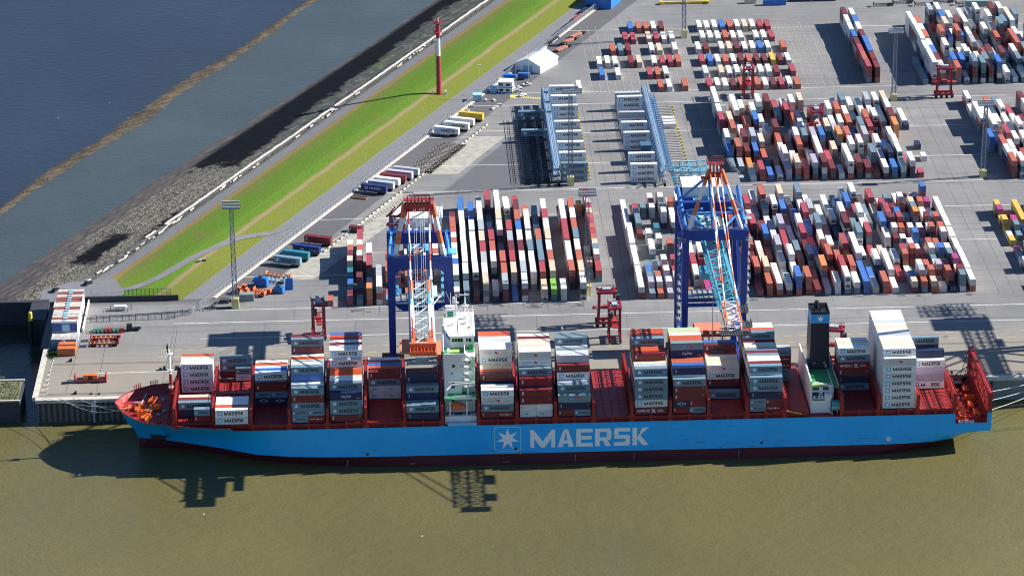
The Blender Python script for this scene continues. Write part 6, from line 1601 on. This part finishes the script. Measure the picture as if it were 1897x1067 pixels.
rail(mb, [(-9.2, -.8, 0), (-6.4, -.8, 0), (-6.4, .8, 0), (-9.2, .8, 0), (-9.2, -.8, 0)], .6, .15, 1); mb.build('side_truss', GREY, sp_)
def yardtrailer(x, y, label, m):
    t = thing('roll_trailer', label, 'trailer', (x, y, 0), 0, 'red roll trailers')
    MB().box(-6, 6, -1.4, -1.0, 1.0, 1.5).box(-6, 6, 1.0, 1.4, 1.0, 1.5).build('side_rail', CRRED, t)
    for i in range(7): MB().box(-6+i*1.93, -5.6+i*1.93, -1.0, 1.0, 1.05, 1.4).build('cross_member', m, t)
    for q in (-5.9, 5.9): MB().box(q-.2, q+.2, -1.4, 1.4, 1.5, 2.6).build('end_frame', CRRED, t)
    for q in (-4.8, -3.6, 3.6, 4.8): MB().tube((q, -1.3, .5), (q, 1.3, .5), .5, .5, 10).build('wheel', RUBBER, t)
    return t
YO = paint('trailer_yellow', (.46, .26, .05), .6, .15, .2)
yardtrailer(-118.4, 51.8, 'red roll trailer nearest the ship in the group before the workshop', YO); yardtrailer(-118.2, 57.4, 'red roll trailer second in the group before the workshop', YO)
cg = thing('cage_pallets', 'row of green and red lashing cages behind the red roll trailers', 'cage', (-117.6, 66.0, 0))
for i in range(8):
    mb = MB(); rail(mb, [(-6.4+i*1.6, -1.6, 0), (-5.0+i*1.6, -1.6, 0), (-5.0+i*1.6, 1.6, 0), (-6.4+i*1.6, 1.6, 0), (-6.4+i*1.6, -1.6, 0)], 1.7, .1, .5); mb.box(-6.4+i*1.6, -5.0+i*1.6, -1.6, 1.6, .1, .7); mb.build('cage', [paint('cage_green', (.10, .25, .22), .6, .2, .2), CRRED][1 if i in (3, 4, 7) else 0], cg)
tt = tractor(-107.6, 66.8, .1, BLACK, 'black terminal tractor at the end of the lashing cages')
mb = MB()
for i in range(9): mb.box(-103.5+i*1.6, -102.4+i*1.6, 33.6, 35, 0, .8+.8*(i % 3 == 1))
mb.build('twistlock_bins', paint('bin_dark', (.03, .05, .06), .6, .2, .2), None, (8.6, -8.6, 0), label='row of dark twistlock bins on the quay behind the foremast', cat='bin')
for (x, y, s_) in ((-130.9, 36.3, 1), (-126.4, 4.2, 1), (-120, 3.6, .6), (-117, 3.3, .6)):
    MB().hexa([(-.9, -.5, 0), (.9, -.5, 0), (.9, .5, 0), (-.9, .5, 0), (.3, -.4, 1.3), (.8, -.4, 1.3), (.8, .4, 1.3), (.3, .4, 1.3)]).build('rail_stop', BLACK, None, (x, y, 0), label='small black wedge-shaped rail stop, '+('farthest from the ship, by the crane rail' if y > 30 else 'leftmost near the hose' if x < -126 else 'nearest the bow ropes' if x > -118 else 'middle one at the quay edge'), cat='rail stop', group='black rail stops').scale = (s_, s_, s_)
# --- cars
def car(x, y, rot, m, label, kind='car', z=.02):
    t = thing('parked_car' if kind == 'car' else 'pickup_truck', label, kind if kind == 'car' else 'pickup', (x, y, z), rot, 'parked cars')
    b_ = MB().hexa([(-2.2, -.88, .35), (2.2, -.88, .35), (2.2, .88, .35), (-2.2, .88, .35), (-2.15, -.85, .95), (2.1, -.85, .85), (2.1, .85, .85), (-2.15, .85, .95)]).build('body', m, t)
    if kind == 'car': c = MB().hexa([(-1.7, -.8, .95), (1.0, -.8, .9), (1.0, .8, .9), (-1.7, .8, .95), (-1.2, -.68, 1.45), (.35, -.68, 1.45), (.35, .68, 1.45), (-1.2, .68, 1.45)])
    else: c = MB().hexa([(-.4, -.8, .95), (1.1, -.8, .9), (1.1, .8, .9), (-.4, .8, .95), (-.2, -.7, 1.6), (.7, -.7, 1.6), (.7, .7, 1.6), (-.2, .7, 1.6)])
    cb_ = c.build('cabin', m, t)
    for q in (-.75, .75): MB().box(-1.1, .3, q-.05, q+.05, 1.02, 1.36).build('window', GLASS, cb_)
    for a in (-1.35, 1.35):
        for s_ in (-1, 1): MB().tube((a, s_*.82-.12, .33), (a, s_*.82+.12, .33), .33, .33, 10).build('wheel', RUBBER, t)
    return t
CBLK = paint('car_black', (.012, .013, .018), .25, .05, .05); CWHT = paint('car_white', (.70, .70, .70), .3, .05, .05); CSIL = paint('car_silver', (.35, .36, .38), .3, .05, .05)
car(-130.2, 117.6, .9, CBLK, 'dark car parked on the grey paving below the shore track', z=.14); car(-143.4, 110.8, 1.1, CBLK, 'dark van-like car parked at the left edge of the paving', z=.14)
car(62.0, 362.4, .3, CWHT, 'white pickup parked beside the two-storey site office', 'pickup'); car(61.6, 357.4, .2, CSIL, 'silver car behind the yellow hatched lane', 'car'); car(63.8, 351.4, .5, CWHT, 'white car on the yellow hatching by the site office', 'car'); car(66.8, 367.4, .2, CWHT, 'white pickup nearest the white tent', 'pickup'); car(63.9, 376.2, .2, CBLK, 'dark car parked near the tent corner', 'car')
car(37.0, 47.5, .05, paint('van_navy', (.02, .03, .08), .3, .05, .05), 'dark blue vehicle parked on the quay just right of the ship bridge')
# --- site office, tent, boxes
of = thing('site_office', 'two-storey white container office with blue window bands near the tent', 'building', (56.0, 359.4, 0), AN*.5)
for k in range(2):
    MB().box(-3.6, 3.6, -3, 3, k*2.8, k*2.8+2.72).build('office_module', WHITE, of)
    for q in (-2.0, 1.4): MB().box(q-1.0, q+1.0, -3.05, -3.0, k*2.8+.9, k*2.8+2.1).build('window', GLASS, of)
    MB().box(-3.62, 3.62, -3.06, -3.0, k*2.8, k*2.8+.4).build('blue_band', BOXBLUE, of)
MB().box(1.9, 2.9, -3.08, -3.01, .1, 2.1).build('door', SKYBLUE, of); MB().box(-3.7, 3.7, -3.1, 3.1, 5.56, 5.72).build('roof', WHITE, of)
mb = MB(); mb.bar((3.9, -2.6, 0), (3.9, 2.6, 2.8), .15, .9); rail(mb, [(3.7, -3, 2.75), (3.7, 3, 2.75)], 1, .08, 1.5); mb.build('stair', GALV, of)
MB().box(-1.7, 1.7, -1.5, 1.5, 0, 2.6).box(-1.8, 1.8, -1.6, 1.6, 2.6, 2.75).build('small_cabin', SKYBLUE, None, (49.6, 358.6, 0), label='small pale blue cabin left of the white site office', cat='cabin')
MB().box(-2.1, 2.1, -2.1, 2.1, .3, 3.2).box(-2.2, 2.2, -2.2, 2.2, 3.2, 3.35).build('blue_cabin', SKYBLUE, None, (41.4, 346.6, 0), label='pale blue cabin standing alone between fence and chimney', cat='cabin')
for (x, y, l) in ((58.6, 377.6, 'bright blue container left of the white tent'), (65.8, 379.6, 'bright blue container tucked in front of the tent')): container('B', x, y, 0, 20, l, 'blue boxes by the tent', AN*.4)
tn = thing('white_tent', 'large white gabled storage tent beside the dike lane', 'tent', (72.9, 396.6, 0), -.56); tn.scale = (.84, .84, .86)
TENT = paint('tent_white', (.78, .78, .78), .6, .05, .08, .2)
g = [(-8.6, 0), (8.6, 0), (8.6, 4.4), (0, 8.0), (-8.6, 4.4)]
mb = MB(); n_ = len(g)
mb.hexa([(-8.9, -11.2, 4.3), (0, -11.2, 8.0), (0, 11.2, 8.0), (-8.9, 11.2, 4.3), (-8.9, -11.2, 4.5), (0, -11.2, 8.22), (0, 11.2, 8.22), (-8.9, 11.2, 4.5)]).hexa([(0, -11.2, 8.0), (8.9, -11.2, 4.3), (8.9, 11.2, 4.3), (0, 11.2, 8.0), (0, -11.2, 8.22), (8.9, -11.2, 4.5), (8.9, 11.2, 4.5), (0, 11.2, 8.22)]); mb.build('roof', TENT, tn)
MB().yprism(g, -11, 11).build('wall', TENT, tn)
mb = MB()
for x in (-8.6, -3, 3, 8.6): mb.box(x-.12, x+.12, -11.08, -11.0, 0, 4.2)
mb.build('frame', GALV, tn); MB().box(-2.9, 2.9, -11.06, -11.0, 0, 4.0).build('door', SKYBLUE, tn)
mb = MB(); zz = 347.5
for i in range(13): mb.poly([(62.5+i*1.1, 349-i*.32, .01), (63.2+i*1.1, 348.8-i*.32, .01), (63.9+i*1.1, 351-i*.32, .01), (63.2+i*1.1, 351.2-i*.32, .01)])
mb.poly([(57.5, 349.5, .012), (61.5, 348.6, .012), (61.8, 353, .012), (58, 354, .012)]); mb.build('hatched_marking', paint('hatch_yellow', (.62, .52, .10), .8, .2, .3), kind='structure')
for i, (x, y) in enumerate(((52.0, 338), (50.4, 335.4), (48.6, 332.6), (45.6, 345.5), (49.6, 345), (36, 331), (38.4, 337.0))):
    MB().box(-1.1, 1.1, -.5, .5, 0, .8).build('concrete_barrier', ROCKM, None, (x, y, 0), label='loose pale concrete barrier block, %s counted from the lone blue cabin outward' % ORD[[5, 4, 3, 0, 1, 6, 2][i]], cat='barrier', group='concrete barrier blocks').rotation_euler = (0, 0, .5*i)
mb = MB()
t = thing('lamp_post', 'thin tall lamp post standing by the white site office', 'lamp post', (60.8, 357.6, 0), 0, 'thin lamp posts')
MB().tube((0, 0, 0), (0, 0, 17), .16, .08, 8).build('pole', GALV, t); MB().box(-.9, .9, -.15, .15, 16.8, 17.1).build('lamp_head', WHITE, t)
copy_tree(t, (42.6, 349.6, 0), 0, 'thin tall lamp post standing by the lone blue cabin'); copy_tree(t, (67.5, 366, 0), 0, 'thin tall lamp post between the tent and the parked cars')
# --- striped beacon
bc = thing('beacon_tower', 'tall red and white striped cylindrical beacon standing on the dike', 'beacon', (22.8, 354.0, 0))
BR = paint('beacon_red', (.33, .02, .04), .45, .1, .15)
h0 = .3
for z0, z1, m in ((0, 20.5, BR), (20.5, 29.5, WHITE), (29.5, 37.2, BR)):
    r = lambda z: 1.12-.006*z; MB().tube((0, 0, h0+z0), (0, 0, h0+z1), r(z0), r(z1), 20).build('tower_section', m, bc)
mb = MB().tube((0, 0, h0+37.2), (0, 0, h0+37.5), 2.3, 2.3, 16); L = [(2.2*math.cos(k*math.tau/12), 2.2*math.sin(k*math.tau/12), h0+37.5) for k in range(13)]; rail(mb, L, 1.2, .12, 2); L2 = [(x, y, z-4.6) for x, y, z in L]; mb.tube((0, 0, h0+32.7), (0, 0, h0+32.9), 2.2, 2.2, 16); rail(mb, L2[5:9], 1.2, .12, 2)
mb.build('gallery', BR, bc); MB().tube((0, 0, h0+37.5), (0, 0, h0+39.5), .5, .4, 8).box(-1.2, -.8, -.2, .2, h0+37.5, h0+39.2).build('lantern', GALV, bc)
mb = MB()
for k in range(60): mb.box(-1.5, -1.05, -.25, .25, h0+.6*k, h0+.6*k+.08)
mb.build('ladder', BR, bc); MB().box(-3.6, -2.7, -.6, .6, 0, 2.4).box(2.8, 3.8, -.2, .9, 0, 2.4).build('equipment_cabinet', WHITE, bc)
MB().tube((0, 0, -1), (0, 0, .32), 3.2, 3.0, 20).build('foundation', CONC, bc)
# person with bikes on the crest path
bk = thing('bench', 'small grey bench on the trodden path across the grass', 'bench', (-83.4, 137.6, 1.9), .6)
MB().box(-1.4, 1.4, -.5, .1, .4, .5).box(-1.4, 1.4, .1, .2, .5, 1.0).build('seat', GREY, bk); MB().box(-1.3, -1.1, -.5, .2, 0, .4).box(1.1, 1.3, -.5, .2, 0, .4).build('leg', DKGREY, bk)
MB().box(-.06, .06, -.9, .9, -.2, 1.0).build('info_board', DKGREY, None, (-80.9, 139, 1.9), label='small dark board beside the bench on the grass', cat='board')
# --- top edge: trailers, rail wagons and blue building
def lowrow(x, y, rot, n, m, label):
    t = thing('flat_wagon', label, 'flat trailer', (x, y, 0), rot, 'dark trailers parked along the far lane')
    for k in range(n): MB().box(-6+k*2.2, -4.2+k*2.2, -1.2, 1.2, .7, 1.5).build('bed', m, t)
    MB().box(-6.2, 6.6, -.5, .5, .5, .7).build('spine', BLACK, t)
    for q in (-5, -4, 4.6, 5.6): MB().tube((q, -1.1, .45), (q, 1.1, .45), .45, .45, 8).build('wheel', RUBBER, t)
NVY = paint('wagon_navy', (.02, .03, .07), .5, .15, .2)
for i, (x, y) in enumerate(((83.5, 438), (88.5, 452), (93.8, 464), (99, 476), (103, 488), (106.5, 497))): lowrow(x, y, 1.13, 5, NVY if i != 3 else CRRED, ('dark navy' if i != 3 else 'dark red')+' flat trailer along the far lane, %s from the tent' % ORD[i])
for i, (x, y) in enumerate(((91.8, 436), (88, 424), (96.6, 446))): lowrow(x, y, .9, 4, paint('wagon_salmon', (.45, .19, .13), .6, .15, .2), 'salmon flat trailer right of the lane, %s from the tent' % ['second', 'first', 'third'][i])
MB().hexa([(-6, -6, 0), (8, -6, 0), (8, 10, 0), (-6, 10, 0), (-6, -6, 6.5), (8, -6, 6.5), (8, 10, 6.5), (-6, 10, 6.5)]).box(-6.2, 8.2, -6.2, 10.2, 6.5, 6.8).build('blue_shed', BOXBLUE, None, (112, 499, 0), label='bright blue shed cut off by the top edge of the photo', cat='shed').rotation_euler = (0, 0, -.4)
ob = thing('yellow_beam', 'long yellow lifting beam lying on the far yard', 'lifting beam', (160, 498, 0)); MB().box(-16, 10, -.5, .5, .3, 1.4).build('beam', YELLOW, ob); MB().box(-16.4, -15, -1.4, 1.4, 0, 1.6).box(8.6, 10, -1.4, 1.4, 0, 1.6).box(-3, -2, -1.2, 1.2, 0, 1.5).build('foot', YELLOW, ob)
for (x, y, c, l) in ((204.5, 493, 'B', 'bright blue container pair lying across the far yard at the top edge'), (218.5, 499, 'N', 'dark navy container across the far yard right of the blue pair'), (232, 499, 'N', 'dark navy container farthest right of the far navy pair'), (312, 484, 'G', 'grey-green container at the far right top edge')): container(c, x, y, .1, 40, l, 'far yard containers', 0, logos=False)
container('Y', 192, 497, 0, 20, 'short cream container lying across the far yard beside the blue pair', 'far yard containers', 0, logos=False)
for i in range(5):
    x, y = 262+i*11, 487+4*(i % 2); t = flatbed(x, y, .1, 'low grey trailer on the far yard behind the tall white wall, %s from left' % ORD[i], DKGREY)
# ================================================================ SECOND QUAY CRANE OUT TO THE RIGHT (throws the long shadows over the stern)
crane_b(317, 'blue crane with raised boom just past the right edge, its shadow on the quay', up=True)
# ================================================================ LOOSE ENDS
tot = MB(); keys = [k for k in STUFF if STUFF[k].v]; mats = [CP[k] for k in keys]
for i, k in enumerate(keys):
    s_ = STUFF[k]; b0 = len(tot.v); tot.v += s_.v; tot.f += [tuple(q+b0 for q in f) for f in s_.f]; tot.m += [i]*len(s_.f)
for s_, m in ((REEF, DKGREY), (DOOR, GREY)):
    i = len(mats); mats.append(m); b0 = len(tot.v); tot.v += s_.v; tot.f += [tuple(q+b0 for q in f) for f in s_.f]; tot.m += [i]*len(s_.f)
tot.build('stacked_containers', mats, kind='stuff', label='container stacks in mixed colours filling the yard blocks', cat='containers')
gl = bpy.data.meshes.new('gull'); g_ = MB().poly([(-.7, 0, .12), (0, -.18, 0), (0, .18, 0)]).poly([(.7, 0, .12), (0, .18, 0), (0, -.18, 0)]).poly([(0, -.4, 0), (.12, 0, .05), (0, .45, 0), (-.12, 0, .05)]).mesh('gull', LETTER_W)
random.seed(4)
for (d, s_) in ((210, 120), (190, 220), (230, 160), (205, 60), (215, 180), (178, 250), (240, 240)):
    y = AY+s_*.904+d*.427; link('gull', g_, None, (dline(y, d), y, -9.7), random.random()*6, 'tiny white gull resting on the dark water beyond the mud bank', 'gull', 'gulls on the water')
for (x, y) in ((-72.5, -84.5), (7, -107)): link('gull', g_, None, (x, y, -9.7), 1, 'tiny white gull on the brown water below the ship', 'gull', 'gulls below the ship')
print('individual containers', NIND, 'objects', len(COL.objects))
